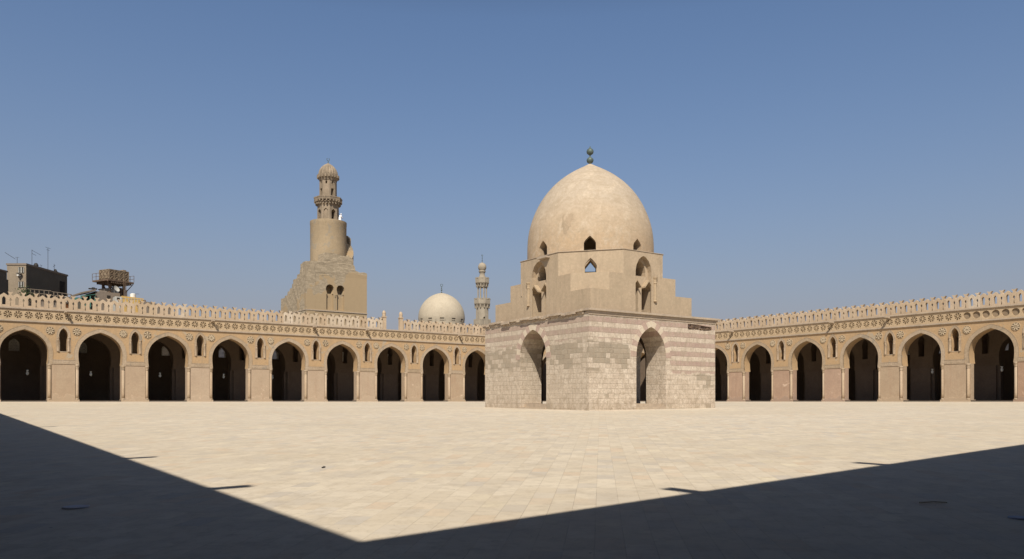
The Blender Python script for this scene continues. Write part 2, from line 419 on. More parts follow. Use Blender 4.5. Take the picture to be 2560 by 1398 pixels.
def pavilion_stone():
    """striped ashlar: pink and cream courses above, worn pale blocks below, grey-brown replacement stones in a belt"""
    t = NT("striped_ashlar")
    sp = t.node("ShaderNodeSeparateXYZ"); t.l.new(t.node("ShaderNodeTexCoord").outputs["Object"], sp.inputs[0])
    x, y, z = sp.outputs[0], sp.outputs[1], sp.outputs[2]
    u = t.math('SUBTRACT', x, y)
    row, joint, v, cc, ids = block_coords(t, 0.345, 0.52, u, t.math('ADD', z, 10.20))
    p = t.pos()
    n1 = t.noise(p, 2.2, 6, 0.75); n2 = t.noise(p, 9, 5, 0.75)
    n3 = t.noise(t.pos(scale=(1, 1, 2.0)), 4.5, 6, 0.8, 0.6)
    wv = t.node("ShaderNodeTexWhiteNoise", noise_dimensions='3D'); t.l.new(ids, wv.inputs["Vector"])
    v2 = wv.outputs["Value"]
    cream = t.mix(v, (0.585, 0.49, 0.385), (0.675, 0.58, 0.465))
    pink = t.mix(v, (0.37, 0.25, 0.215), (0.43, 0.30, 0.25))
    odd = t.math('MODULO', row, 2.0)
    # stripes reach low at the right end of the front, only the top elsewhere
    low = t.ramp(t.math('ADD', x, t.math('MULTIPLY', y, -100.0)), 7.0, 7.8, 4.25, 2.05)
    nb = t.noise(cc, 0.9, 3, 0.6)
    over = t.math('SUBTRACT', z, t.math('ADD', low, t.math('MULTIPLY', t.math('SUBTRACT', nb, 0.5), 0.9)))
    smask = t.ramp(over, -0.05, 0.05)
    fade = t.ramp(n1, 0.35, 0.68, 1.0, 0.6)
    stripe = t.math('MULTIPLY', t.math('MULTIPLY', odd, smask), fade)
    c = t.mix(stripe, cream, pink)
    belt = t.math('MULTIPLY', t.ramp(z, 2.0, 2.6), t.ramp(z, 4.3, 3.8))
    low2 = t.ramp(z, 0.75, 0.0, 0.0, 1.0)
    leftish = t.ramp(u, 4.4, 3.4, 0.0, 1.0)
    rightend = t.math('MULTIPLY', t.ramp(u, 9.3, 10.4), t.math('MULTIPLY', t.ramp(z, 0.5, 1.1), t.ramp(z, 2.3, 1.9)))
    patch1 = t.math('MULTIPLY', t.ramp(t.math('ABSOLUTE', t.math('SUBTRACT', u, 2.0)), 1.1, 0.5), t.ramp(t.math('ABSOLUTE', t.math('SUBTRACT', z, 0.75)), 0.8, 0.3))
    g = t.math('ADD', t.math('MULTIPLY', t.math('MULTIPLY', belt, leftish), 0.36), t.math('MULTIPLY', low2, 0.10))
    g = t.math('ADD', g, t.math('ADD', t.math('MULTIPLY', rightend, 0.30), t.math('MULTIPLY', patch1, 0.20)))
    nb2 = t.noise(cc, 0.65, 4, 0.65)
    sel = t.math('ADD', t.math('ADD', nb2, t.math('MULTIPLY', v2, 0.30)), g)
    gm = t.ramp(sel, 0.90, 0.97, 0.0, 0.95)
    gm = t.math('MULTIPLY', gm, t.math('SUBTRACT', 1.0, t.math('MULTIPLY', smask, 0.85)))
    gcol = t.mix(v, (0.235, 0.20, 0.15), (0.34, 0.29, 0.22))
    gcol = t.mix(t.ramp(n3, 0.45, 0.65, 0.0, 0.6), gcol, (0.50, 0.42, 0.32))
    c = t.mix(gm, c, gcol)
    tan = t.ramp(v2, 0.78, 0.98, 0.0, 0.35)
    c = t.mix(t.math('MULTIPLY', tan, t.math('SUBTRACT', 1.0, t.math('MULTIPLY', smask, 0.8))), c, (0.47, 0.375, 0.275))
    # worn, flaking faces inside the blocks
    c = t.mix(t.math('MULTIPLY', t.ramp(n3, 0.50, 0.60, 0.0, 0.5), t.math('SUBTRACT', 1.0, t.math('MULTIPLY', smask, 0.6))), c, (0.37, 0.295, 0.215))
    c = t.mix(t.ramp(n1, 0.50, 0.72, 0.0, 0.5), c, (0.36, 0.28, 0.20))
    c = t.mix(t.ramp(n2, 0.52, 0.64, 0.0, 0.6), c, (0.31, 0.245, 0.175))
    c = t.mix(t.ramp(n2, 0.44, 0.34, 0.0, 0.4), c, (0.70, 0.61, 0.47))
    gside = t.math('MULTIPLY', t.ramp(y, 0.05, 0.3, 0.0, 1.0), t.ramp(x, 1.9, 1.8))
    c = t.mix(t.math('MULTIPLY', gside, t.ramp(t.noise(t.pos(loc=(5, 5, 5)), 1.3, 6, 0.75), 0.35, 0.65, 0.08, 0.42)), c, (0.40, 0.335, 0.25))
    grime = t.noise(t.pos(loc=(8, 1, 3), scale=(1, 1, 0.6)), 3.0, 7, 0.8, 0.5)
    c = t.mix(t.ramp(grime, 0.48, 0.58, 0.0, 0.6), c, (0.37, 0.30, 0.22))
    foot = t.math('MULTIPLY', t.ramp(z, 0.35, -0.5), t.ramp(n1, 0.4, 0.6))
    c = t.mix(t.math('MULTIPLY', foot, 0.5), c, (0.30, 0.23, 0.16))
    jf = t.ramp(n1, 0.35, 0.6, 0.55, 0.1)
    c = t.mix(t.math('MULTIPLY', joint, jf), c, (0.34, 0.265, 0.19))
    t.color(c)
    t.bump(t.math('ADD', t.math('MULTIPLY', joint, -0.8), t.math('ADD', n1, t.math('MULTIPLY', n2, 0.5))), 0.6, 0.035)
    return t.m
M_ASHLAR = pavilion_stone()

def brick_ruin(name="worn_brick_and_plaster"):
    """minaret: coursed small stone showing where the plaster has fallen"""
    t = NT(name)
    p = t.pos()
    sp = t.node("ShaderNodeSeparateXYZ"); t.l.new(t.node("ShaderNodeTexCoord").outputs["Object"], sp.inputs[0])
    u = t.math('SUBTRACT', sp.outputs[0], sp.outputs[1])
    row, joint, v, cc, ids = block_coords(t, 0.22, 0.55, u, t.math('ADD', sp.outputs[2], 10.0))
    n1 = t.noise(p, 1.6, 5, 0.7); n2 = t.noise(p, 6, 5, 0.7)
    stone = t.mix(v, (0.335, 0.27, 0.185), (0.46, 0.375, 0.26))
    stone = t.mix(t.math('MULTIPLY', joint, 0.7), stone, (0.20, 0.16, 0.11))
    pl = t.mix(n1, (0.37, 0.275, 0.165), (0.45, 0.335, 0.20))
    big = t.noise(t.pos(loc=(2.3, 1.1, 4)), 0.30, 5, 0.6, 0.3)
    zr = t.ramp(sp.outputs[2], 15.5, 22.0, -0.12, 0.17)
    lf = t.ramp(sp.outputs[0], 0.25, 0.1, 0.0, 0.17)
    rt = t.math('MULTIPLY', t.ramp(sp.outputs[0], 6.2, 7.6, 0.0, -0.30), t.ramp(sp.outputs[2], 22.1, 21.4))
    rt2 = t.math('MULTIPLY', rt, t.ramp(sp.outputs[1], 0.6, 0.2))
    m = t.ramp(t.math('ADD', t.math('ADD', big, zr), t.math('ADD', lf, rt2)), 0.50, 0.515)
    c = t.mix(m, pl, stone)
    c = t.mix(t.ramp(n2, 0.55, 0.75, 0.0, 0.35), c, (0.27, 0.21, 0.14))
    t.color(c)
    t.bump(t.math('ADD', t.math('MULTIPLY', t.math('ADD', t.math('MULTIPLY', joint, -1.0), n2), m), t.math('MULTIPLY', m, -1.2)), 0.3, 0.03)
    return t.m
M_RUIN = brick_ruin()
M_MINPL = plaster("minaret_plaster", (0.43, 0.33, 0.21), (0.37, 0.285, 0.18), stain=(0.25, 0.195, 0.13), amt=0.6, scale=0.5, bump=0.6, patch=(0.33, 0.275, 0.20), patch_thr=0.57)
M_MINST = plaster("minaret_stone", (0.37, 0.29, 0.205), (0.25, 0.20, 0.14), stain=(0.10, 0.08, 0.06), amt=0.8, scale=0.9, bump=0.7)
M_DRUM = plaster("pavilion_drum_plaster", (0.49, 0.38, 0.26), (0.44, 0.345, 0.235), stain=(0.33, 0.26, 0.18), amt=0.85, scale=0.5, bump=0.4)
M_RECESS = plaster("niche_plaster", (0.47, 0.36, 0.235), (0.42, 0.32, 0.21), amt=0.4, scale=0.8)

def dome_plaster():
    t = NT("dome_plaster"); p = t.pos()
    sp = t.node("ShaderNodeSeparateXYZ"); t.l.new(t.node("ShaderNodeTexCoord").outputs["Object"], sp.inputs[0])
    z = sp.outputs[2]
    big = t.noise(t.pos(scale=(1, 1, 2.2)), 0.42, 6, 0.65, 0.5)
    hgt = t.ramp(t.math('ADD', z, t.math('MULTIPLY', big, 2.6)), 12.6, 16.4)
    c = t.mix(hgt, (0.505, 0.37, 0.235), (0.48, 0.395, 0.295))
    pale = t.noise(t.pos(scale=(1, 1, 0.7)), 0.9, 6, 0.72, 0.8)
    c = t.mix(t.ramp(pale, 0.5, 0.62, 0.0, 0.7), c, (0.58, 0.475, 0.35))
    gr = t.noise(t.pos(loc=(7, 1, 2), scale=(1, 1, 1.6)), 0.8, 6, 0.75, 1.0)
    c = t.mix(t.ramp(gr, 0.50, 0.66, 0.0, 0.6), c, (0.39, 0.31, 0.215))
    st = t.noise(t.pos(scale=(2.6, 2.6, 0.16)), 1.2, 5, 0.75)
    c = t.mix(t.ramp(st, 0.54, 0.75, 0.0, 0.35), c, (0.36, 0.275, 0.175))
    f = t.noise(p, 5, 6, 0.78)
    c = t.mix(t.ramp(f, 0.46, 0.66, 0.0, 0.42), c, (0.34, 0.26, 0.17))
    mo = t.noise(t.pos(loc=(1, 9, 4), scale=(1, 1, 1.3)), 2.3, 7, 0.8, 0.8)
    c = t.mix(t.ramp(mo, 0.50, 0.60, 0.0, 0.45), c, (0.385, 0.30, 0.205))
    c = t.mix(t.ramp(mo, 0.44, 0.36, 0.0, 0.4), c, (0.60, 0.50, 0.37))
    ring = t.noise(t.pos(loc=(3, 3, 8), scale=(0.25, 0.25, 3.5)), 1.6, 5, 0.7)
    c = t.mix(t.ramp(ring, 0.56, 0.64, 0.0, 0.35), c, (0.37, 0.285, 0.19))
    t.color(c)
    t.bump(t.math('ADD', f, t.math('MULTIPLY', pale, 2.0)), 0.35, 0.04)
    return t.m
M_DOME = dome_plaster()
M_MORTAR = plaster("mortar_patch", (0.45, 0.34, 0.23), (0.40, 0.31, 0.21), amt=0.3, scale=2.0, bump=0.6)
M_FARDOME = plaster("far_dome_limestone", (0.54, 0.465, 0.345), (0.49, 0.415, 0.305), stain=(0.36, 0.31, 0.23), amt=0.45, scale=0.5, patch=(0.66, 0.60, 0.48), patch_thr=0.66)
M_FARMIN = plaster("far_minaret_stone", (0.42, 0.36, 0.27), (0.34, 0.29, 0.22), stain=(0.2, 0.17, 0.13), amt=0.5, scale=0.8, bump=0.6)

# ------------------------------------------------------------------ ground
EW, EH, EZ = 86.92, 95.53, 1.62
def gz(X, Y):
    return -0.06 - EZ*(1-(X-EYE[0])/EW)*(1-(Y-EYE[1])/EH)
def make_ground():
    n = 48; x0, x1, y0, y1 = -90.3, 0.25, -97.5, 0.25
    v = []; f = []
    for j in range(n+1):
        for i in range(n+1):
            X = x0+(x1-x0)*i/n; Y = y0+(y1-y0)*j/n; v.append((X, Y, gz(X, Y)))
    for j in range(n):
        for i in range(n):
            a = j*(n+1)+i; f.append((a, a+1, a+n+2, a+n+1))
    o = mesh_obj("courtyard_pavement", v, f, M_PAVE); tag(o, None, None, kind="structure")
    g = MB(); S = 2500
    hx0, hx1, hy0, hy1 = -90.0, 0.0, -97.0, 0.0
    # sheet to the horizon with an opening where the courtyard lies
    z = -3.2
    g.add([(-S,-S,z),(S,-S,z),(S,S,z),(-S,S,z),(hx0,hy0,z),(hx1,hy0,z),(hx1,hy1,z),(hx0,hy1,z)],
          [(0,1,5,4),(1,2,6,5),(2,3,7,6),(3,0,4,7)])
    o = g.build("ground", plaster("dusty_earth", (0.36, 0.29, 0.2), (0.3, 0.24, 0.17), scale=0.05)); tag(o, None, None, kind="structure")
make_ground()

# ------------------------------------------------------------------ arcade halls
ARCH = smooth_curve([(2.08, 3.95), (2.13, 4.35), (2.16, 4.9), (2.13, 5.45), (1.98, 5.98), (1.70, 6.47), (1.20, 6.95), (0.62, 7.27), (0.0, 7.49)], 3)
WIN = smooth_curve([(0.35, 5.3), (0.35, 6.45), (0.40, 6.75), (0.42, 7.0), (0.36, 7.3), (0.22, 7.58), (0.0, 7.78)], 2)
WIN[0] = (0.35, 5.3)
TH = 1.3     # thickness of the arcade wall
Z_IMP, Z_FRZ, Z_TOP = 3.95, 8.2, 9.72

def wall_slab(centers, x0, x1, z1, windows=True, d0=0.0, d1=TH, mb=None):
    out = [(x0, Z_IMP)]
    for c in centers:
        out += [(c-x, z) for x, z in ARCH] + [(c+x, z) for x, z in reversed(ARCH[:-1])]
    out += [(x1, Z_IMP), (x1, z1), (x0, z1)]
    holes = []
    if windows:
        for a, b in zip(centers[:-1], centers[1:]):
            m = (a+b)/2
            holes.append([(m-x, z) for x, z in reversed(WIN)] + [(m+x, z) for x, z in WIN[:-1]])
    mb = mb or MB()
    return mb.slab([out]+holes, d0, d1)

def pier_mesh(hw=1.43, base=-0.06):
    """pier with notched corners for the engaged columns, seen in plan"""
    m = MB(); n = 0.36
    m.prism([(-hw+n, 0.0), (hw-n, 0.0), (hw-n, 0.27), (hw, 0.27), (hw, TH-0.27), (hw-n, TH-0.27), (hw-n, TH), (-hw+n, TH), (-hw+n, TH-0.27), (-hw, TH-0.27), (-hw, 0.27), (-hw+n, 0.27)], base, Z_IMP)
    m.box(-hw-0.03, hw+0.03, -0.045, TH+0.04, base-0.6, 0.16)     # low plinth
    return m
def column_mesh():
    m = MB(); m.lathe([(0.165, 0.28), (0.158, 0.8), (0.15, 3.46)], 0, 0, 12); return m
def capital_mesh():
    m = MB(); m.lathe([(0.15, 3.44), (0.185, 3.47), (0.17, 3.53), (0.185, 3.62), (0.21, 3.78), (0.225, 3.80), (0.225, 3.95)], 0, 0, 12); return m
def colbase_mesh():
    m = MB(); m.lathe([(0.20, 0.14), (0.20, 0.20), (0.185, 0.25), (0.165, 0.30)], 0, 0, 12); return m
def band_mesh():
    out = offset_half(ARCH, 0.42); m = MB()
    l = [(-x, z) for x, z in out] + [(x, z) for x, z in reversed(out[:-1])]
    i = [(x, z) for x, z in ARCH] + [(-x, z) for x, z in reversed(ARCH[:-1])]
    m.slab([l+i], -0.022, 0.12)
    o1 = offset_half(ARCH, 0.385); o2 = offset_half(ARCH, 0.42)
    m.slab([[(-x, z) for x, z in o2] + [(x, z) for x, z in reversed(o2[:-1])] + [(x, z) for x, z in o1] + [(-x, z) for x, z in reversed(o1[:-1])]], -0.04, -0.02)
    o1 = offset_half(ARCH, 0.0); o2 = offset_half(ARCH, 0.04)
    m.slab([[(-x, z) for x, z in o2] + [(x, z) for x, z in reversed(o2[:-1])] + [(x, z) for x, z in o1] + [(-x, z) for x, z in reversed(o1[:-1])]], -0.04, -0.02)
    return m
def impost_mesh(hw=1.01):
    m = MB(); m.box(-hw, hw, -0.03, 0.1, 3.955, 4.42)
    m.box(-hw, hw, -0.055, -0.028, 3.955, 4.0); m.box(-hw, hw, -0.055, -0.028, 4.37, 4.42)
    rr = random.Random(3)
    for k in range(18):
        x = -hw+0.06+k*(2*hw-0.12)/17
        m.box(x-0.03, x+0.03, -0.045, -0.028, 4.06, 4.31 - 0.1*(k % 2))
    return m
def window_frame_mesh():
    o = offset_half(WIN, 0.28); o[0] = (0.66, 5.24); o = [(max(x, 0.66) if z < 6.5 else x, z) for x, z in o]
    m = MB()
    o2 = [(0.66, 5.22), (0.66, 6.9), (0.62, 7.3), (0.45, 7.72), (0.2, 7.98), (0.0, 8.08)]
    l = [(-x, z) for x, z in o2] + [(x, z) for x, z in reversed(o2[:-1])]
    hole = [(-x, z) for x, z in reversed(WIN)] + [(x, z) for x, z in WIN[:-1]]
    hole = [(x*1.0, z) for x, z in hole]
    m.slab([l, hole], -0.02, 0.08)
    o3 = [(x*0.92, z-0.05 if i else z) for i, (x, z) in enumerate(o2)]
    m.slab([[(-x, z) for x, z in o2] + [(x, z) for x, z in reversed(o2[:-1])] + [(x, z) for x, z in o3] + [(-x, z) for x, z in reversed(o3[:-1])]], -0.04, -0.018)
    return m
def colonnette_mesh():
    m = MB(); m.lathe([(0.10, 5.26), (0.10, 5.36), (0.085, 5.4), (0.08, 6.42), (0.11, 6.47), (0.085, 6.52), (0.11, 6.72), (0.13, 6.75), (0.13, 6.80)], 0, 0, 8); return m
def rosette_mesh(r=0.42, petals=8, seed=0):
    m = MB(); N = 24
    ring = [(r*math.cos(2*math.pi*i/N), r*math.sin(2*math.pi*i/N)) for i in range(N)]
    inner = [(r*0.93*math.cos(2*math.pi*i/N), r*0.93*math.sin(2*math.pi*i/N)) for i in range(N)]
    m.slab([ring, inner], -0.05, 0.02)
    for k in range(petals):
        a = 2*math.pi*(k+0.5)/petals
        pts = []
        for t, wd in ((0.2, 0.03), (0.36, 0.10), (0.6, 0.155), (0.8, 0.11), (0.9, 0.03)):
            pts.append((t, wd))
        poly = [(r*t, r*wd) for t, wd in pts] + [(r*t, -r*wd) for t, wd in reversed(pts)]
        poly = [(x*math.cos(a)-y*math.sin(a), x*math.sin(a)+y*math.cos(a)) for x, y in poly]
        m.slab([poly], -0.10, 0.02)
    m.slab([[(r*0.15*math.cos(2*math.pi*i/10), r*0.15*math.sin(2*math.pi*i/10)) for i in range(10)]], -0.06, 0.02)
    return m
def frieze_mesh(x0, x1, cups=()):
    """projecting band of carved roundels, each sunk in its own disc"""
    m = MB(); n = max(1, round((x1-x0)/0.92)); step = (x1-x0)/n; zc = 8.96; r = 0.37
    mod = MB(); N = 16
    circ = [(r*math.cos(2*math.pi*i/N), zc + r*math.sin(2*math.pi*i/N)) for i in range(N)]
    e = step/2
    c4 = []
    for sx in (-1, 1):
        for sz in (0, 1):
            cx = sx*e*0.86; cz = zc-0.36 if sz == 0 else zc+0.40
            c4.append([(cx-0.075, cz-0.05), (cx+0.0, cz-0.09), (cx+0.075, cz-0.05), (cx, cz+0.09)] if abs(cx)+0.08 < e else None)
    holes = [circ]+[c for c in c4 if c]
    mod.slab([[(-e, 8.41), (e, 8.41), (e, 9.52), (-e, 9.52)]]+holes, -0.05, 0.12)
    mod_plain = MB(); mod_plain.v = list(mod.v); mod_plain.f = list(mod.f); mod_plain.m = list(mod.m)
    for k in range(8):
        a = 2*math.pi*k/8 + 0.2
        pts = ((0.16, 0.04), (0.45, 0.06), (0.80, 0.15), (1.0, 0.08))
        poly = [(r*t, r*wd) for t, wd in pts] + [(r*t, -r*wd) for t, wd in reversed(pts)]
        poly = [(x*math.cos(a)-y*math.sin(a), zc + x*math.sin(a)+y*math.cos(a)) for x, y in poly]
        mod.slab([poly], -0.035, 0.11)
    mod.slab([[(r*0.24*math.cos(2*math.pi*i/8), zc+r*0.24*math.sin(2*math.pi*i/8)) for i in range(8)]], -0.045, 0.11)
    back = MB()
    for k in range(n):
        cx = x0+step*(k+0.5)
        src = mod_plain if any(a < cx < b for a, b in cups) else mod
        m.add([(p.x+cx, p.y, p.z) for p in src.v], src.f)
    return m
def ledge_mesh(x0, x1, z0, z1, pr):
    m = MB()
    h = z1-z0
    m.box(x0, x1, -pr, 0.1, z0+h*0.35, z1); m.box(x0, x1, -pr*0.6, 0.1, z0, z0+h*0.35)
    return m
def merlon_mesh(variant=0):
    m = MB(); s = 1.15
    def P(x, z): return (x, z)
    o = [(-0.2875, 9.70), (0.8625, 9.70), (0.8625, 10.93),
         (0.80, 10.90), (0.70, 10.90), (0.665, 11.02), (0.82, 11.30), (0.70, 11.27), (0.575, 11.22), (0.45, 11.27), (0.33, 11.30), (0.485, 11.02), (0.45, 10.90), (0.35, 10.90),
         (0.0, 11.15), (-0.2875, 10.93)]
    h1 = [(-0.16, 9.95), (0.16, 9.95), (0.16, 10.58), (0.09, 10.70), (0.0, 10.80), (-0.09, 10.70), (-0.16, 10.58)]
    cx = 0.575
    h2 = [(cx-0.055, 9.82), (cx+0.055, 9.82), (cx+0.02, 10.12), (cx+0.025, 10.28), (cx+0.10, 10.40), (cx+0.085, 10.52), (cx, 10.64), (cx-0.085, 10.52), (cx-0.10, 10.40), (cx-0.025, 10.28), (cx-0.02, 10.12)]
    m.slab([o, h1, h2], 0.05, 0.40)
    return m
def spout_mesh():
    m = MB()
    m.box(-0.10, 0.10, -0.92, 0.1, 9.42, 9.50); m.box(-0.10, -0.06, -0.92, 0.1, 9.50, 9.60); m.box(0.06, 0.10, -0.92, 0.1, 9.50, 9.60)
    m.box(-0.13, 0.13, -0.28, 0.1, 9.36, 9.63)
    return m
def lattice_mesh(w=0.55, z0=6.0, z1=7.5, seed=0):
    """pierced stucco window grille"""
    rr = random.Random(seed)
    m = MB(); holes = []
    half = [(w, z0), (w, z0+0.85), (w*0.85, z0+1.15), (w*0.5, z0+1.38), (0, z1)]
    o = [(-x, z) for x, z in half] + [(x, z) for x, z in reversed(half[:-1])]
    nz = 7
    for j in range(nz):
        for i in range(-3, 4):
            x = i*0.155 + (0.0775 if j % 2 else 0); z = z0+0.13+j*0.18
            if abs(x) > w-0.09 or z > z0+0.85+0.5*(1-abs(x)/w): continue
            q = 0.048
            holes.append([(x+q*math.cos(a*math.pi/3+0.5), z+q*1.15*math.sin(a*math.pi/3+0.5)) for a in range(6)])
    m.slab([o]+holes, 0.0, 0.08)
    return m

PROTO = {}
PICK = random.Random(12)
def proto(key, fn, mat, smooth=False):
    if key not in PROTO:
        mb = fn(); me = bpy.data.meshes.new(key)
        me.from_pydata([tuple(v) for v in mb.v], [], mb.f); me.materials.append(mat)
        if smooth: me.polygons.foreach_set('use_smooth', [True]*len(me.polygons))
        PROTO[key] = me
    return PROTO[key]
def part(name, me, parent, loc=(0, 0, 0), scale=(1, 1, 1)):
    o = bpy.data.objects.new(name, me); COL.objects.link(o); o.parent = parent; o.location = loc; o.scale = scale
    return o

def arcade_hall(name, label, loc, rz, centers, x0, x1, spouts, merlon_runs, grilles, red_piers=(), floor_z=0.08, cups=(), detail=True, back=True, xend=16.0):
    root = empty(name, loc, rz); tag(root, label, "arcade")
    fz = floor_z
    wall_slab(centers, x0, x1, Z_FRZ+0.02).build("facade_wall", M_OCHRE, root)
    top = MB(); top.box(x0, x1, 0.12, TH, Z_FRZ+0.02, Z_TOP-0.02); top.build("parapet_wall", M_FRIEZE, root)
    if detail:
        fz_ = frieze_mesh(x0, x1, cups).build("frieze", M_FRIEZE, root)
        MB().box(x0, x1, 0.09, 0.118, 8.41, 9.52).build("shaded_carved_ground", M_HOLLOW, fz_)  # backing painted dark to deepen the shade in the roundel hollows
    else:
        MB().box(x0, x1, -0.05, 0.119, Z_FRZ+0.1, 9.52).build("frieze", M_FRIEZE, root)
    lm = ledge_mesh(x0, x1, 8.20, 8.41, 0.15); lo = lm.build("string_course", M_LEDGE, root)
    co = ledge_mesh(x0, x1, 9.50, 9.72, 0.19).build("cornice", M_LEDGE, root)
    xs = [x0] + [(a+b)/2 for a, b in zip(centers[:-1], centers[1:])] + [x1]
    col_me = proto("column", column_mesh, M_COLUMN, True); cap_me = proto("capital", capital_mesh, M_BAND, True); cb_me = proto("column_base", colbase_mesh, M_BAND, True)
    red_me = proto("pier_red", pier_mesh, M_PIERRED); pk_me = proto("pier", pier_mesh, M_PIER)
    for i in range(1, len(xs)-1):
        m = xs[i]; gap = centers[i]-centers[i-1]; hw = gap/2-2.08; s = hw/1.43
        if not detail:
            part("pier", proto("pier_tall", lambda: pier_mesh(base=-1.8), M_PIER), root, (m, 0, 0), (s, 1, 1)); continue
        part("pier", red_me if any(abs(m-r) < 1.5 for r in red_piers) else pk_me, root, (m, 0, 0), (s, 1, 1))
        if detail:
            part("impost", proto("impost", impost_mesh, M_BAND), root, (m, 0, 0), ((gap/2-2.5)/1.01, 1, 1))
            fr = part("window_frame", proto("window_frame", window_frame_mesh, M_BAND), root, (m, 0, 0))
            for sx in (-1, 1):
                part("colonnette", proto("colonnette", colonnette_mesh, M_COLUMN, True), fr, (sx*0.50, -0.03, 0))
                pet = PICK.choice((6, 8, 8, 10)); ro = part("rosette", proto("rosette%d" % pet, lambda: rosette_mesh(0.42, pet), M_ROSE), root, (m+sx*1.24, 0, 7.47))
                part("shaded_carved_ground", proto("rosette_ground", lambda: MB().slab([[(0.40*math.cos(q*math.pi/12), 0.40*math.sin(q*math.pi/12)) for q in range(24)]], -0.008, 0.02), M_HOLLOW), ro)  # dark disc added as painted shade behind the petals
                
            for sx in (-1, 1):
                c = part("column", col_me, root, (m+sx*(hw-0.18), 0.13, 0))
                part("capital", cap_me, c); part("base", cb_me, c)
    if detail:
        for c in centers: part("arch_band", proto("arch_band", band_mesh, M_BAND), root, (c, 0, 0))
        me = proto("merlon", merlon_mesh, M_MERLON)
        for a, b in merlon_runs:
            n = max(1, round((b-a)/1.15)); st = (b-a)/n
            for k in range(n):
                pale = (-53 < a+st*k < -38 and PICK.random() < 0.6) or PICK.random() < 0.05
                part("merlon", me if not pale else proto("merlon_repaired", merlon_mesh, M_MERLONPALE), root, (a+st*(k+0.25), 0, 0), (st/1.15, 1, 1))
    for s in spouts: part("rain_spout", proto("rain_spout", spout_mesh, M_LEDGE), root, (s, 0, 0))
    # roof, inner arcade, back wall, floor
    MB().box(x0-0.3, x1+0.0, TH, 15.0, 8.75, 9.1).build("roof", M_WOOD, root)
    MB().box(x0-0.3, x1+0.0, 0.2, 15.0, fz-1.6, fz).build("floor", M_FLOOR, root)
    ic = list(centers)
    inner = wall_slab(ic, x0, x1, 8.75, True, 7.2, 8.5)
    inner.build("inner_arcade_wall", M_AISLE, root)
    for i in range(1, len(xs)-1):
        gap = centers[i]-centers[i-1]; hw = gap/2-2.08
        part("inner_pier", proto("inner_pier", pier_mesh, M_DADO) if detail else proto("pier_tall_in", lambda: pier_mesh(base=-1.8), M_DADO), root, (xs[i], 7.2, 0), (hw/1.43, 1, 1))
    holes = []
    for g in grilles:
        holes.append([(g-0.56, 6.0), (g+0.56, 6.0), (g+0.56, 6.9), (g+0.45, 7.2), (g, 7.55), (g-0.45, 7.2), (g-0.56, 6.9)])
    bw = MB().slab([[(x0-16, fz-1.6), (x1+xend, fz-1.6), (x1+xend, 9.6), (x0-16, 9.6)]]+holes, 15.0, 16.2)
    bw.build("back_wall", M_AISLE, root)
    for g in grilles: part("window_grille", proto("window_grille", lattice_mesh, M_GRILLE), root, (g, 15.3, 0))
    return root

LC = [-87.0, -79.95, -72.85, -65.92, -58.9, -51.78, -44.6, -37.47, -30.46, -23.47, -16.45, -9.45, -3.3]
RC = [3.3, 10.35, 17.35, 24.38, 31.4, 38.66, 45.71, 52.71, 59.81, 66.9, 73.95, 81.0, 88.0]
hallL = arcade_hall("arcade", "long sandy plaster arcade with pointed arches and crested parapet running left of the domed pavilion",
    (0, 0, 0), 0, LC, -90.15, 0.0, (-76.26, -61.08, -48.59, -41.27, -26.74, -12.0), [(-90.0, -38.75), (-35.6, -0.3)],
    (-79.9, -72.7, -62.9, -55.6, -48.2, -37.8, -30.3))
hallR = arcade_hall("arcade", "shorter sandy plaster arcade with redder piers running right of the domed pavilion",
    (0, 0, 0), -math.pi/2, RC, 0.0, 92.0, (27.57, 42.34, 49.19, 64.0), [(0.3, 92.0)],
    (37.2, 44.0, 47.3, 55.0, 62.0), red_piers=(21, 27.9, 35.0, 42.2, 63.3), cups=((57.2, 66.0),))
# posts either side of the gap in the left parapet
for sx in (-38.47, -35.92):
    m = MB(); m.box(-0.24, 0.24, 0.0, 0.46, 9.70, 11.35); m.box(-0.30, 0.30, -0.06, 0.52, 11.35, 11.47)
    m.lathe([(0.24, 11.47), (0.24, 11.8), (0.27, 11.84), (0.27, 11.9), (0.24, 11.92), (0.22, 12.1), (0.12, 12.24), (0.03, 12.3)], 0, 0.23, 12)
    m.build("parapet_post", M_MERLON, hallL, loc=(sx, 0, 0))

# near halls: they stand behind and beside the viewpoint and throw the two straight shadows
def near_hall(name, label, loc, rz, centers, x0, x1, spouts):
    r = arcade_hall(name, label, loc, rz, centers, x0, x1, spouts, [], (), floor_z=-1.45, detail=False, xend=0.0)
    for o in r.children:
        if o.data and o.data.materials and o.data.materials[0] in (M_OCHRE, M_FRIEZE, M_PIER):
            o.data.materials[0] = M_DIMWALL  # unseen walls darkened so less light reaches the foreground shade
    return r
# left-hand wall (faces +X): local x -> +Y, local y -> -X
nearA = near_hall("arcade", "arcade whose flat roof edge throws the long straight shadow on the left of the paving", (-90.79, 0, 0), math.pi/2+R(0.40),
    [-91.5+7.05*k for k in range(13)], -97.5, 0.0, (5.5+EYE[1], 12.1+EYE[1], 29+EYE[1], 43+EYE[1]))
# wall at the viewpoint (faces +Y, turned 3.8 degrees): local x -> -X, local y -> -Y
ang = R(3.8)
nb = Vector((-90.02, -95.53-0.03-0.15, 0))
e = Vector((math.cos(ang), math.sin(ang)))
nearB = near_hall("arcade", "arcade whose flat roof edge throws the shadow along the bottom right of the paving", (nb.x, nb.y, -0.013), math.pi+ang,
    [-(3.8+7.05*k) for k in range(12, -1, -1)], -92.0, 24.0, (-6.0, -12.1, -27.0, -41.0))

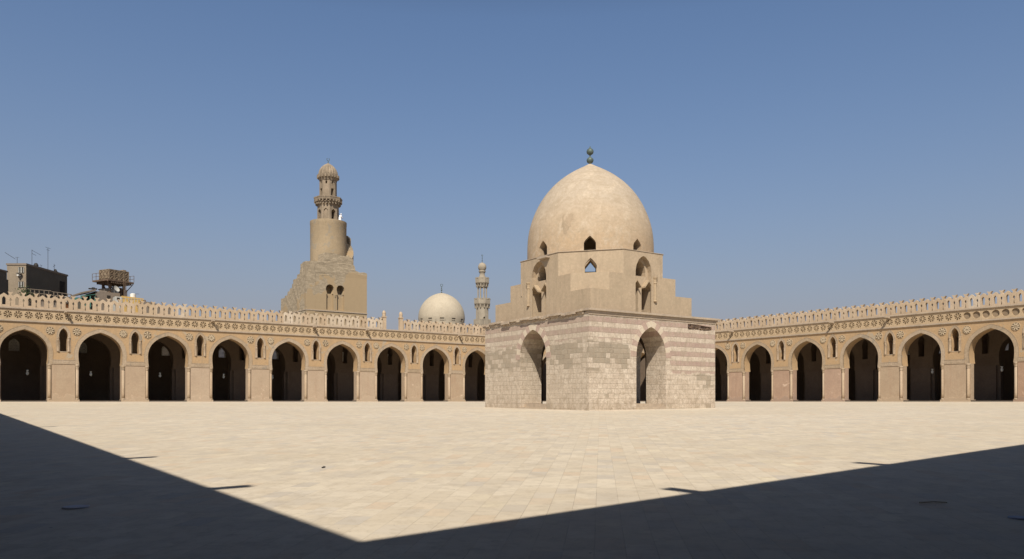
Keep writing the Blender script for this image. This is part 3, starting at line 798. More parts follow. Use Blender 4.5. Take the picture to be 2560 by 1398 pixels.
# ------------------------------------------------------------------ domed pavilion in the courtyard
PN = (-52.101, -56.568)
pav = empty("domed_pavilion", (PN[0], PN[1], 0), R(-2))
tag(pav, "stone pavilion with striped walls, stepped drum and tall pointed dome", "pavilion")
L1, L2 = 12.30, 12.99            # along the right-hand face, along the left-hand face
FA, GA = 5.68, 6.44              # arch centres
PAR = [(1.43, 3.1), (1.41, 3.5), (1.30, 3.98), (1.12, 4.38), (0.85, 4.72), (0.55, 4.97), (0.25, 5.14), (0.0, 5.24)]
GAR = [(1.66, 3.1), (1.62, 3.6), (1.48, 4.05), (1.25, 4.45), (0.93, 4.78), (0.58, 5.02), (0.25, 5.17), (0.0, 5.24)]
def rotz(mb, cx):  # from front-facing (x,z) slab to side face: x -> -y
    return mb
def side(mb):
    """turn a shape made for the front (x along face, y inward) to the left-hand face (y along face, x inward)"""
    for i, p in enumerate(mb.v): mb.v[i] = Vector((p.y, p.x, p.z))
    mb.f = [tuple(reversed(f)) for f in mb.f]
    return mb
base = MB().box(0, L1, 0, L2, -1.4, 5.96).build("base_wall", M_ASHLAR, pav)
inner = MB().box(2.0, L1-2.6, 2.0, L2-2.0, -1.5, 5.5)
hub = (5.5, 6.5)
cyl = MB().lathe([(3.6, 5.0), (3.6, 6.5)], hub[0], hub[1], 40)
cuts = [inner, cyl, arch_cut(PAR, -0.44, FA, -0.5, 2.5), arch_cut(PAR, -0.30, FA, L2-2.5, L2+0.5),
        side(arch_cut(GAR, -0.50, GA, -0.5, 2.5)), side(arch_cut(GAR, -0.30, GA, L1-3.2, L1+0.5))]
patch = MB()
patch.slab([[(9.36, 5.24), (10.2, 5.27), (11.0, 5.22), (11.95, 5.30), (11.9, 5.55), (11.0, 5.60), (10.4, 5.66), (9.36, 5.67)]], -0.2, 0.14)
cuts.append(patch)
boolean(base, cuts)
base.data.materials.append(M_AISLE)  # darker inner faces imitate the interior's shade and reduce bounce
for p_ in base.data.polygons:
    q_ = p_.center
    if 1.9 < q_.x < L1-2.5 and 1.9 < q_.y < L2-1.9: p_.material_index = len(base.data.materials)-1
# rubble in the hollow
rr = random.Random(5); m = MB()
for k in range(26):
    x = rr.uniform(9.4, 11.8); z = rr.uniform(5.28, 5.55)
    m.box(x, x+rr.uniform(0.1, 0.4), rr.uniform(0.02, 0.1), 0.16, z, z+rr.uniform(0.03, 0.09))
m.build("rubble_fill", M_RUST, pav)
# arch surrounds of alternating stones
def voussoirs(half, cx, w0, sidewise, zmin=3.15):
    obs = []
    pts = smooth_curve([(x, z) for x, z in half], 6)
    # arc length resample
    ds = [0]
    for i in range(1, len(pts)): ds.append(ds[-1]+math.hypot(pts[i][0]-pts[i-1][0], pts[i][1]-pts[i-1][1]))
    tot = ds[-1]
    def at(s):
        for i in range(1, len(pts)):
            if ds[i] >= s-1e-9:
                t = (s-ds[i-1])/max(1e-9, ds[i]-ds[i-1])
                return (pts[i-1][0]+(pts[i][0]-pts[i-1][0])*t, pts[i-1][1]+(pts[i][1]-pts[i-1][1])*t)
        return pts[-1]
    n = 8
    for sgn in (-1, 1):
        for k in range(n):
            s0 = tot*k/n; s1 = tot*(k+1)/n
            q = []
            for s in (s0, (s0+s1)/2, s1):
                p = at(s); p2 = at(min(tot, s+0.02)); p1 = at(max(0, s-0.02))
                tx, tz = p2[0]-p1[0], p2[1]-p1[1]; L = math.hypot(tx, tz) or 1
                if s >= tot-1e-6: nx, nz = 0.0, 1.0
                else: nx, nz = tz/L, -tx/L
                wd = w0*(0.92 if k % 2 else 1.14)
                q.append((p, (p[0]+nx*wd, p[1]+nz*wd)))
            poly = [q[0][0], q[1][0], q[2][0], q[2][1], q[1][1], q[0][1]]
            poly = [(cx+sgn*(max(x, 0)), z) for x, z in poly]
            mb = MB().slab([poly], -0.014, 0.06)
            if sidewise: side(mb)
            mb.build("arch_stone", M_CREAM if k % 2 else M_PINK, pav)
M_CREAM = plaster("cream_voussoir", (0.66, 0.57, 0.44), (0.60, 0.50, 0.375), amt=0.3, scale=1.2, world=False, bump=0.6)
M_PINK = plaster("pink_voussoir", (0.44, 0.32, 0.26), (0.50, 0.38, 0.30), amt=0.3, scale=1.2, world=False, bump=0.6)
voussoirs(PAR, FA, 0.46, False); voussoirs(GAR, GA, 0.50, True)
# thresholds and the floor inside
MB().box(FA-1.42, FA+1.42, 0.42, 2.1, -0.9, -0.17).build("threshold", M_LEDGE, pav)
MB().box(FA-1.42, FA+1.42, -0.06, 0.419, -0.9, -0.40).build("doorstep", M_LEDGE, pav)
side(MB().box(GA-1.65, GA+1.65, 0.42, 2.1, -0.9, -0.19)).build("threshold", M_LEDGE, pav)
side(MB().box(GA-1.65, GA+1.65, -0.06, 0.419, -0.9, -0.47)).build("doorstep", M_LEDGE, pav)
MB().box(2.0, L1-2.6, 2.1, L2-2.0, -0.9, -0.24).build("floor", M_FLOOR, pav)
MB().box(FA-1.4, FA+1.4, L2-2.0, L2, -0.9, -0.26).build("threshold", M_LEDGE, pav)
side(MB().box(GA-1.65, GA+1.65, L1-2.6, L1, -0.9, -0.26)).build("threshold", M_LEDGE, pav)
m = MB(); m.lathe([(1.5, -0.24), (1.5, 0.55), (1.6, 0.6), (1.6, 0.7), (1.35, 0.7), (1.35, 0.3)], hub[0], hub[1], 8, rot=R(22.5))
bas = m.build("basin", M_LEDGE, pav)
MB().box(4.72, 5.25, 2.3, 2.9, -0.24, 1.25).build("stand", M_DARKROCK, pav)
# cornice: crisp on the right-hand face, broken on the left-hand face
m = MB()
m.box(-0.03, L1+0.05, -0.05, 0.05, 5.80, 5.93)
m.box(-0.06, L1+0.20, -0.09, 0.3, 5.932, 6.06)
m.box(-0.15, L1+0.34, -0.20, 0.5, 6.062, 6.20)
m.build("cornice", M_LEDGE, pav)
m = MB(); y = 0.52; rr = random.Random(11)
while y < L2+0.3:
    ln = rr.uniform(0.35, 1.1); pr = rr.uniform(0.12, 0.28); zt = 6.12 + rr.uniform(-0.07, 0.08); zb = rr.uniform(5.78, 5.95)
    m.box(-pr, 0.4, y, min(y+ln, L2+0.3), (zt-0.16), zt)
    m.box(-pr*0.45, 0.3, y, min(y+ln, L2+0.3)-0.01, zb, zt-0.161)
    y += ln+0.004
cb = m.build("cornice", M_LEDGE, pav); tag(cb, "crumbling broken cornice of the left face", None); roughen(cb, 0.022, 0.3, 3)
m = MB(); m.box(0.05, L1+0.1, 0.35, L2+0.1, 5.97, 6.15); rf = m.build("roof", M_LEDGE, pav)
boolean(rf, [MB().lathe([(3.6, 5.0), (3.6, 6.6)], hub[0], hub[1], 40)])
# drum: square stage and two chamfered stages
A0, A1 = 0.6, 10.4; B0, B1 = 0.6, 12.4
def octo(ca, cb_, g=0.0):
    return [(A0+ca, B0+g), (A1-ca, B0+g), (A1-g, B0+cb_), (A1-g, B1-cb_), (A1-ca, B1-g), (A0+ca, B1-g), (A0+g, B1-cb_), (A0+g, B0+cb_)]
m = MB(); m.box(A0, A1, B0, B1, 6.151, 7.68)
m2 = MB(); m2.prism(octo(1.70, 2.15), 7.68, 8.93)
m3 = MB(); m3.prism(octo(3.0, 3.55), 8.93, 10.62)
drum = m.build("drum", M_DRUM, pav)
t2 = m2.build("tmp2", None, pav); t3 = m3.build("tmp3", None, pav)
for t in (t2, t3):
    md = drum.modifiers.new("u", 'BOOLEAN'); md.operation = 'UNION'; md.solver = 'EXACT'; md.object = t
bpy.context.view_layer.update()
me = bpy.data.meshes.new_from_object(drum.evaluated_get(bpy.context.evaluated_depsgraph_get()))
drum.modifiers.clear(); drum.data = me
for t in (t2, t3): bpy.data.objects.remove(t, do_unlink=True)
NA, NB = 5.52, 6.52         # niche centres along each face
NR = [(0.78, 8.9), (0.77, 9.25), (0.68, 9.66), (0.48, 10.02), (0.22, 10.24), (0.0, 10.33)]
NI = [(0.56, 8.95), (0.55, 9.25), (0.45, 9.65), (0.24, 9.92), (0.0, 10.05)]
LO = [(0.40, 8.08), (0.40, 8.09), (0.0, 8.55)]
# lower lights: flanking a central pier
cuts = [MB().lathe([(3.9, 6.0), (3.9, 10.8)], hub[0], hub[1], 40)]
for face, c, s in ((0, NA, 1.0), (1, NB, 1.18)):
    nr = [(x*s, z) for x, z in NR]; ni = [(x*s, z) for x, z in NI]; lo = [(x*s, z) for x, z in LO]
    for far in (False, True):
        end = (B1 if face == 0 else A1)
        st = (B0 if face == 0 else A0)
        fr = (lambda a, b: (st+a, st+b)) if not far else (lambda a, b: (end-b, end-a))
        f_ = side if face else (lambda q: q)
        cuts.append(f_(arch_cut(nr, 6.16 if True else 0, c, *fr(-0.3, 0.40))))
        cuts.append(f_(arch_cut(ni, 8.95, c, *fr(0.1, 2.9))))
        for sx in (-1, 1):
            cuts.append(f_(arch_cut(lo, 6.16, c+sx*0.57*s, *fr(0.1, 2.9))))
# chamfer lights
def diag(cx, cy, ang_, mb):
    M = Matrix.Translation((cx, cy, 0)) @ Matrix.Rotation(ang_, 4, 'Z')
    mb.xf(M); return mb
CW = [(0.44, 9.55), (0.44, 9.56), (0.36, 9.72), (0.18, 9.95), (0.0, 10.12)]
CWI = [(0.40, 9.52), (0.40, 9.53), (0.0, 10.02)]
dl = math.atan2(3.55, 3.0)
corners = [(A0+1.5, B0+1.775, 1), (A1-1.5, B0+1.775, 2), (A1-1.5, B1-1.775, 3), (A0+1.5, B1-1.775, 4)]
def chamf(cx, cy, half, z0, d0, d1):
    v = Vector((hub[0]-cx, hub[1]-cy)); a = math.atan2(v.y, v.x)
    # local +y points to the hub
    return diag(cx, cy, a - math.pi/2, arch_cut(half, z0, 0, d0, d1))
for cx, cy, k in corners:
    cuts.append(chamf(cx, cy, CW, 8.93+0.02, -0.4, 0.10))
    cuts.append(chamf(cx, cy, CWI, 8.93+0.02, -0.2, 2.6))
boolean(drum, cuts)
# trim in the niches: engaged columns with caps and bases, raised hood
for face, c, s in ((0, NA, 1.0), (1, NB, 1.18)):
    f_ = side if face else (lambda q: q); st = B0 if face == 0 else A0
    for sx in (1,):
        m = MB(); cx = c+sx*1.10*s
        m.lathe([(0.115, 7.12), (0.16, 7.16), (0.115, 7.24), (0.11, 8.42), (0.15, 8.46), (0.12, 8.52), (0.13, 8.72), (0.19, 8.86), (0.19, 8.93)], cx, st-0.02, 10)
        f_(m).build("engaged_column", M_RECESS, pav)
    # Y shaped tracery edge
    m = MB()
    for sx in (-1, 1):
        m.slab([[(c+sx*0.17*s, 8.20), (c+sx*0.57*s, 8.68), (c+sx*0.97*s, 8.20), (c+sx*0.97*s, 8.08), (c+sx*0.57*s, 8.56), (c+sx*0.17*s, 8.08)]], st+0.03, st+0.5)
    f_(m).build("tracery", M_RECESS, pav)
# thin pale flashing along the top edges of the drum
m = MB()
m.prism([(A0+3.0-0.05, B0-0.04), (A1-3.0+0.05, B0-0.04), (A1+0.04, B0+3.55-0.05), (A1+0.04, B1-3.5), (A1-3.0, B1+0.04), (A0+3.0, B1+0.04), (A0-0.04, B1-3.5), (A0-0.04, B0+3.55-0.05)], 10.622, 10.66)
fl = m.build("coping", M_LEDGE, pav)
boolean(fl, [MB().lathe([(3.9, 10.0), (3.9, 11)], hub[0], hub[1], 40)])
# water spout trough on the left face and thin rod
side(MB().box(5.15, 6.3, 0.25, 0.62, 10.40, 10.52)).build("trough", M_LEDGE, pav)
side(MB().box(8.70, 8.76, 0.54, 0.60, 8.0, 9.3)).build("rod", M_LEDGE, pav)
# dome
HR = 4.86
DP = [(1.0, 10.62), (1.0, 11.3), (0.997, 12.0), (0.983, 12.75), (0.950, 13.5), (0.897, 14.25), (0.825, 15.0), (0.735, 15.7), (0.625, 16.35), (0.50, 16.92), (0.36, 17.42), (0.22, 17.82), (0.11, 18.10), (0.03, 18.32), (0.0, 18.37)]
DPs = smooth_curve([(a, b) for a, b in DP], 2)
m = MB(); outer = [(max(0.004, r)*HR, z) for r, z in DPs]
m.lathe(outer, hub[0], hub[1], 96, cap=True)
dome = m.build("dome", M_DOME, pav)
inn = [(max(0.01, r)*(HR-0.75), 10.4+(z-10.62)*0.93) for r, z in DPs]
cuts = [MB().lathe(inn, hub[0], hub[1], 48)]
DW = [(0.43, 11.28), (0.43, 11.29), (0.34, 11.46), (0.17, 11.64), (0.0, 11.80)]
view = math.atan2(EYE[1]-PN[1], EYE[0]-PN[0])
for k in range(8):
    a = R(-135+5.0) + k*math.pi/4
    cx, cy = hub[0]+HR*math.cos(a), hub[1]+HR*math.sin(a)
    mm = arch_cut(DW, 10.66, 0, -0.5, 1.6)
    cuts.append(diag(cx, cy, a+math.pi/2, mm))
boolean(dome, cuts); smooth_by_angle(dome, 30)
# mortar repair patch on the dome, following its curve
def rad_at(z):
    for (r0, z0), (r1, z1) in zip(outer[:-1], outer[1:]):
        if z0 <= z <= z1: return r0+(r1-r0)*(z-z0)/(z1-z0)
    return HR
m = MB(); rr = random.Random(2)
a0 = R(-135-20)
cells = {(0, 2), (0, 3), (0, 4), (1, 0), (1, 1), (1, 2), (1, 3), (2, 0), (2, 1), (2, 2), (2, 3), (2, 4), (3, 1), (3, 2), (3, 3), (3, 4), (3, 5), (4, 2), (4, 3), (4, 4), (4, 5), (5, 4), (5, 5), (0, 5)}
def pp(i, j):
    a = a0 + i*R(1.75) + R(0.5)*math.sin(j*2.1+i); z = 12.05 + j*0.24 + 0.06*math.sin(i*3.1+j*1.7)
    r = rad_at(z)+0.012
    return (hub[0]+r*math.cos(a), hub[1]+r*math.sin(a), z)
idx = {}
for (i, j) in cells:
    q = []
    for (a, b) in ((i, j), (i+1, j), (i+1, j+1), (i, j+1)):
        if (a, b) not in idx: idx[(a, b)] = len(m.v); m.v.append(Vector(pp(a, b)))
        q.append(idx[(a, b)])
    m.f.append(tuple(q)); m.m.append(0)
m.build("mortar_patch", M_MORTAR, pav)
m = MB(); z = 18.25
m.lathe([(0.10, z), (0.07, z+0.12), (0.22, z+0.22), (0.27, z+0.36), (0.25, z+0.48), (0.12, z+0.6), (0.05, z+0.66), (0.05, z+0.78), (0.14, z+0.82), (0.25, z+0.92), (0.28, z+1.07), (0.22, z+1.22), (0.08, z+1.32), (0.03, z+1.44), (0.005, z+1.5)], hub[0], hub[1], 16)
m.build("finial", M_COPPER, pav, smooth=True)

# ------------------------------------------------------------------ spiral minaret beyond the left arcade
mn = empty("spiral_minaret", (-38.58, 28.0, 0), 0)
tag(mn, "tan stone tower with square ruined base, round storey and small octagonal lantern top", "minaret")
MX, MY = 10.9, 11.7; zt = 22.2
blk = MB().box(0, MX, 0, MY, -3.2, 21.6).build("tower_base", M_RUIN, mn)
# blind double horseshoe window
HS = [(0.55, 17.9), (0.50, 18.0), (0.60, 18.3), (0.72, 18.7), (0.66, 19.1), (0.42, 19.42), (0.0, 19.55)]
cs = []
for cx in (4.15, 6.05):
    cs.append(MB().slab([[(cx-0.62, 15.3), (cx-0.62, 17.8)] + [(cx-x, z) for x, z in HS] + [(cx+x, z) for x, z in reversed(HS[:-1])] + [(cx+0.62, 17.8), (cx+0.62, 15.3)]], -0.3, 0.40))
    cs.append(MB().slab([[(cx-x, z) for x, z in HS[1:]] + [(cx+x, z) for x, z in reversed(HS[1:-1])]], 0.2, 1.5))
boolean(blk, cs)
m = MB(); m.lathe([(0.17, 15.3), (0.13, 15.5), (0.13, 17.3), (0.2, 17.45), (0.27, 17.8), (0.27, 17.85)], 5.1, 0.12, 10); m.build("window_column", M_MINPL, mn)
# ragged tops of front and left walls
def ragged(pts, y0, y1, name, sidewise=False, seed=1):
    m = MB().slab([pts], y0, y1)
    if sidewise: side(m)
    o = m.build(name, M_RUIN, mn); roughen(o, 0.035, 0.7, seed); return o
ragged([(0.02, 21.0), (10.88, 21.0), (10.9, 21.95), (10.2, 22.15), (9.6, 22.0), (9.0, 22.2), (8.75, 22.3), (8.6, 23.1), (8.4, 23.2), (8.3, 24.2), (7.6, 24.5), (6.2, 24.6), (5.0, 24.8), (3.2, 24.75), (3.1, 23.3), (0.7, 23.1), (0.03, 22.9)], -0.03, 2.6, "wall_top", seed=2)
# stair wall climbing the left-hand face, stepped along its top
st = [(-0.03, 13.0)]; 
prof = [(-0.03, 23.0), (1.5, 23.0), (1.52, 21.9), (2.6, 21.85), (2.7, 21.3), (3.9, 21.25), (4.0, 20.7), (4.9, 20.6), (5.1, 20.0), (6.2, 19.9), (6.4, 19.3), (7.3, 19.3), (7.5, 18.9), (8.3, 18.9), (8.5, 18.3), (9.6, 18.3), (9.7, 18.0), (11.6, 18.0), (11.6, 13.0)]
cut = MB().slab([[(1.5, 23.5)] + prof[1:-1] + [(12.5, 18.0), (12.5, 23.5)]], -1.0, 4.0)
boolean(blk, [side(MB().slab([prof[1:-1] + [(12.5, 18.0), (12.5, 26.0), (1.5, 26.0)]], -1.0, 2.2))])
ragged([(-0.02, 12.0)] + prof[:-1] + [(11.62, 12.0)], -0.04, 1.6, "stair_wall", True, 4)
m = MB(); m.box(-0.10, MX+0.08, -0.10, 0.1, 14.98, 15.14); m.box(-0.10, 0.1, 0.101, MY+0.1, 14.98, 15.14); m.build("string_course", M_LEDGE, mn)
# round storey and its outer stair
cc = (6.55, 6.3)
m = MB(); m.lathe([(3.14, 21.0), (3.11, 27.0), (3.12, 30.7), (3.15, 30.8), (3.15, 31.36), (2.85, 31.36), (2.85, 31.12)], cc[0], cc[1], 48)
tw = m.build("round_storey", M_MINPL, mn); smooth_by_angle(tw, 30)
m = MB(); seg = 22
vv = []; ff = []
for k in range(seg+1):
    a = R(-118) + R(150)*k/seg
    t = k/seg
    r = 4.32
    topz = 23.2 + 6.6*max(0, (t-0.25)/0.75)**1.0
    topz = math.floor(topz/0.42)*0.42
    for rad in (3.1, r):
        for z in (21.0, topz): vv.append((cc[0]+rad*math.cos(a), cc[1]+rad*math.sin(a), z))
for k in range(seg):
    b = 4*k
    # stepped: use the height of this step at both ends
    z0 = vv[b+1][2]
    n = len(m.v)
    q = [Vector(vv[b]), Vector((vv[b][0], vv[b][1], z0)), Vector(vv[b+2]), Vector((vv[b+2][0], vv[b+2][1], z0)),
         Vector(vv[b+4]), Vector((vv[b+4][0], vv[b+4][1], z0)), Vector(vv[b+6]), Vector((vv[b+6][0], vv[b+6][1], z0))]
    m.add(q, [(0, 1, 3, 2), (4, 6, 7, 5), (2, 3, 7, 6), (0, 4, 5, 1), (1, 5, 7, 3), (0, 2, 6, 4)])
stw = m.build("outer_stair", M_RUIN, mn)
# parapet of the stair at its upper end
m = MB()
for k in range(8):
    a = R(2)+R(5.5)*k; a2 = a+R(5.3); z = 29.7-0.28*abs(k-2)
    pts = [(cc[0]+4.05*math.cos(a), cc[1]+4.05*math.sin(a)), (cc[0]+4.33*math.cos(a), cc[1]+4.33*math.sin(a)), (cc[0]+4.33*math.cos(a2), cc[1]+4.33*math.sin(a2)), (cc[0]+4.05*math.cos(a2), cc[1]+4.05*math.sin(a2))]
    m.prism(pts, 27.0, z)
m.build("stair_parapet", M_RUIN, mn)
# octagonal lantern storeys
def octring(r, z0, z1, r1=None):
    return [(r, z0), (r1 or r, z1)]
oc = (cc[0]-0.05, cc[1])
m = MB(); m.lathe([(1.98, 31.4), (1.90, 31.9), (1.86, 35.2)], oc[0], oc[1], 8, rot=R(22.5+9))
sh = m.build("lantern_storey", M_MINST, mn)
cs = []
for k in range(8):
    a = R(9)+k*math.pi/4
    half = [(0.36, 34.2), (0.36, 34.21), (0.0, 34.6)] if k % 2 == 1 else [(0.42, 34.0), (0.36, 34.2), (0.0, 34.5)]
    mm = arch_cut(half, 32.3, 0, -0.4, 1.3 if k % 2 == 0 else 0.16)
    cs.append(diag(oc[0]+1.74*math.cos(a), oc[1]+1.74*math.sin(a), a+math.pi/2, mm))
boolean(sh, cs)
m = MB(); m.lathe([(1.80, 35.1), (1.92, 35.3), (1.95, 35.6), (2.15, 35.75), (2.18, 36.0), (2.42, 36.15), (2.46, 36.5), (2.5, 36.55), (2.5, 36.75), (2.2, 36.75)], oc[0], oc[1], 8, rot=R(22.5+9))
for k in range(24):
    a = k*math.pi/12
    for rr_, zz in ((2.02, 35.55), (2.26, 36.0)):
        M = Matrix.Translation((oc[0], oc[1], 0)) @ Matrix.Rotation(a, 4, 'Z')
        b0 = len(m.v); m.box(rr_-0.1, rr_+0.16, -0.11, 0.11, zz-0.18, zz+0.16)
        for i in range(b0, len(m.v)): m.v[i] = M @ m.v[i]
m.build("balcony", M_MINST, mn)
m = MB(); m.lathe([(1.52, 36.4), (1.50, 40.1)], oc[0], oc[1], 8, rot=R(22.5+9))
s2 = m.build("upper_storey", M_MINST, mn); cs = []
for k in range(8):
    a = R(9)+k*math.pi/4; M = (oc[0]+1.4*math.cos(a), oc[1]+1.4*math.sin(a))
    if k % 2 == 0: cs.append(diag(M[0], M[1], a+math.pi/2, arch_cut([(0.28, 38.3), (0.28, 38.35), (0.0, 38.4)], 36.9, 0, -0.4, 1.1)))
    cs.append(diag(M[0], M[1], a+math.pi/2, arch_cut([(0.14, 39.45), (0.18, 39.55), (0.0, 39.8)], 39.2, 0, -0.4, 0.6)))
boolean(s2, cs)
m = MB(); m.lathe([(1.5, 39.9), (1.56, 40.1), (1.75, 40.5), (1.82, 40.75), (1.84, 40.95), (1.6, 40.95)], oc[0], oc[1], 24)
for k in range(20):
    a = k*math.pi/10; M = Matrix.Translation((oc[0], oc[1], 0)) @ Matrix.Rotation(a, 4, 'Z')
    b0 = len(m.v); m.box(1.60, 1.93, -0.12, 0.12, 40.42, 40.98)
    for i in range(b0, len(m.v)): m.v[i] = M @ m.v[i]
m.build("bracket_crown", M_MINST, mn)
m = MB(); seg = 40; prof = [(1.62, 40.9), (1.63, 41.3), (1.56, 41.7), (1.38, 42.15), (1.08, 42.6), (0.72, 42.95), (0.35, 43.2), (0.05, 43.38)]
v = []; f = []
for r, z in prof:
    for i in range(seg):
        a = 2*math.pi*i/seg; q = r*(1+0.035*(1 if i % 2 else -1))
        v.append((oc[0]+q*math.cos(a), oc[1]+q*math.sin(a), z))
for j in range(len(prof)-1):
    for i in range(seg): f.append((j*seg+i, j*seg+(i+1) % seg, (j+1)*seg+(i+1) % seg, (j+1)*seg+i))
f.append(tuple((len(prof)-1)*seg+i for i in range(seg)))
m.add(v, f); m.build("dome", M_MINST, mn)
m = MB(); z = 43.3
m.lathe([(0.05, z), (0.12, z+0.15), (0.05, z+0.3), (0.09, z+0.42), (0.04, z+0.55)], oc[0], oc[1], 8)
def crescent(m, cx, cy, cz, r, tube=0.035, gap=0.5, plane='x'):
    n = 14
    pts = []
    for i in range(n+1):
        a = math.pi/2+gap + (2*math.pi-2*gap)*i/n
        pts.append((cx+r*math.cos(a), cy, cz+r*math.sin(a)))
    for a, b in zip(pts[:-1], pts[1:]): m.bar(a, b, tube, 5)
crescent(m, oc[0], oc[1], z+0.8, 0.25, 0.045)
m.build("finial", M_COPPER, mn)

for o in list(mn.children):
    if o.name.split(".")[0] in ("lantern_storey", "balcony", "upper_storey", "bracket_crown", "finial") or (o.name.startswith("dome")):
        o.location.z = 1.206; o.scale = (1, 1, 0.935)

# ------------------------------------------------------------------ limestone dome and slim minaret further off
def ray(px):
    t = (px-1280.0)/1953.0
    return (math.cos(PSI)+t*math.sin(PSI), math.sin(PSI)-t*math.cos(PSI))
def at(px, Y):
    q = ray(px); lam = (Y-EYE[1])/q[1]
    return EYE[0]+lam*q[0], lam
def hz(py, lam): return (1003.0-py)/1953.0*lam
fx, lam = at(1104, 40.0)
fd = empty("limestone_dome", (fx, 40.0, 0), 0); tag(fd, "pale limestone dome with a crescent finial rising behind the left arcade", "dome")
s = lam/1953.0; rad = 58.0*s; zb = hz(800, lam); ztp = hz(733, lam)
prof = [(0.955, -0.30), (0.97, -0.16), (1.0, 0.02), (0.995, 0.15), (0.965, 0.30), (0.90, 0.45), (0.80, 0.60), (0.66, 0.74), (0.48, 0.86), (0.28, 0.945), (0.10, 0.99), (0.003, 1.005)]
prof = smooth_curve(prof, 3)
m = MB(); m.lathe([(r*rad, zb+(ztp-zb)*t) for r, t in prof], 0, 0, 64)
dm = m.build("dome", M_FARDOME, fd); smooth_by_angle(dm, 30)
m = MB(); m.lathe([(rad*0.93, zb-14), (rad*0.93, zb-0.55), (rad*0.99, zb-0.5), (rad*0.99, zb-0.2)], 0, 0, 16); dr = m.build("drum", M_FARMIN, fd)
m = MB()
for k in range(12):
    a = R(-150)+k*R(30); M = Matrix.Rotation(a, 4, 'Z'); b0 = len(m.v)
    m.box(rad*0.90, rad*1.02, -0.42, 0.42, zb-0.6, zb+0.0)
    for i in range(b0, len(m.v)): m.v[i] = M @ m.v[i]
# recessed windows round the foot of the dome
boolean(dm, [m])
m = MB(); z = ztp-0.05
m.bar((0, 0, z), (0, 0, z+1.35), 0.05, 6)
for dz, r in ((0.15, 0.17), (0.62, 0.19), (1.02, 0.14)):
    m.lathe([(0.03, z+dz-r*0.7), (r, z+dz+r*0.3), (r*0.8, z+dz+r*0.6), (0.03, z+dz+r*0.8)], 0, 0, 10)
crescent(m, 0, 0, z+1.62, 0.26, 0.05, 0.35)
m.build("finial", M_COPPER, fd)

fx, lam = at(1205.5, 46.0); s = lam/1953.0
fm = empty("slim_minaret", (fx, 46.0, 0), R(10)); tag(fm, "slim grey stone minaret with column lantern and bulb top", "minaret")
def H(py): return hz(py, lam)
m = MB(); m.lathe([(21.5*s, -3), (21.5*s, H(799)), (18*s, H(798))], 0, 0, 4, rot=R(45)); m.build("tower_base", M_FARMIN, fm)
m = MB(); m.lathe([(17.2*s, H(812)), (16.6*s, H(771))], 0, 0, 8, rot=R(22.5)); bd = m.build("shaft", M_FARMIN, fm)
aa = R(-128)-R(10); c_ = arch_cut([(2.4*s, H(797)), (2.4*s, H(796)), (0, H(793))], H(802.5), 0, -0.5, 0.8)
boolean(bd, [diag(15.8*s*math.cos(aa+0.39), 15.8*s*math.sin(aa+0.39), aa+0.39+math.pi/2, c_)])
def balc(z0, z1, ra, rb, nm, crest=True):
    h_ = z1-z0
    m = MB(); m.lathe([(ra, z0), (ra*1.03, z0+h_*0.15), ((ra+rb)/2, z0+h_*0.3), (rb*0.98, z0+h_*0.42), (rb, z0+h_*0.5), (rb, z0+h_*0.9), (rb*0.9, z0+h_*0.9)], 0, 0, 8, rot=R(22.5))
    for k in range(24):
        a = 2*math.pi*k/24+0.05; M = Matrix.Rotation(a, 4, 'Z'); b0 = len(m.v)
        m.box(rb*0.90, rb*0.96, -rb*0.09, rb*0.09, z0+h_*0.88, z1)
        if k % 2 == 0: m.box(ra*0.95, (ra+rb)/2*1.02, -ra*0.07, ra*0.07, z0+h_*0.05, z0+h_*0.38)
        for i in range(b0, len(m.v)): m.v[i] = M @ m.v[i]
    m.build(nm, M_FARMIN, fm)
balc(H(772), H(747), 16.5*s, 21.5*s, "balcony")
m = MB()
for k in range(8):
    a = R(22.5)+k*math.pi/4; r = 11.2*s
    m.bar((r*math.cos(a), r*math.sin(a), H(750)), (r*math.cos(a), r*math.sin(a), H(722)), 1.6*s, 8)
    m.bar((r*math.cos(a), r*math.sin(a), H(722)), (r*math.cos(a), r*math.sin(a), H(717)), 1.6*s, 8, r2=3.2*s)
m.lathe([(14*s, H(752)), (14*s, H(748))], 0, 0, 8, rot=R(22.5))
m.build("lantern_columns", M_FARMIN, fm)
balc(H(719), H(695), 12.5*s, 18.2*s, "upper_balcony")
m = MB(); m.lathe([(10*s, H(697)), (9.5*s, H(695)), (6.5*s, H(688)), (6.3*s, H(684)), (8*s, H(681)), (9*s, H(680)), (9*s, H(678)), (6.5*s, H(678)), (7.5*s, H(676.5)), (10*s, H(672)), (10.4*s, H(668)), (9.8*s, H(664)), (7*s, H(659.5)), (3*s, H(657.5)), (1*s, H(656.5))], 0, 0, 20)
m.build("bulb", M_FARMIN, fm, smooth=True)
m = MB(); m.bar((0, 0, H(657)), (0, 0, H(641)), 0.05, 6)
for py, r in ((655, 1.6), (651, 1.7), (647, 1.4), (643.5, 1.1)):
    m.lathe([(0.03, H(py)-r*0.6*s), (r*s, H(py)), (0.03, H(py)+r*0.6*s)], 0, 0, 8)
crescent(m, 0, 0, H(638.5), 2.0*s, 0.05, 0.7)
m.build("finial", M_COPPER, fm)

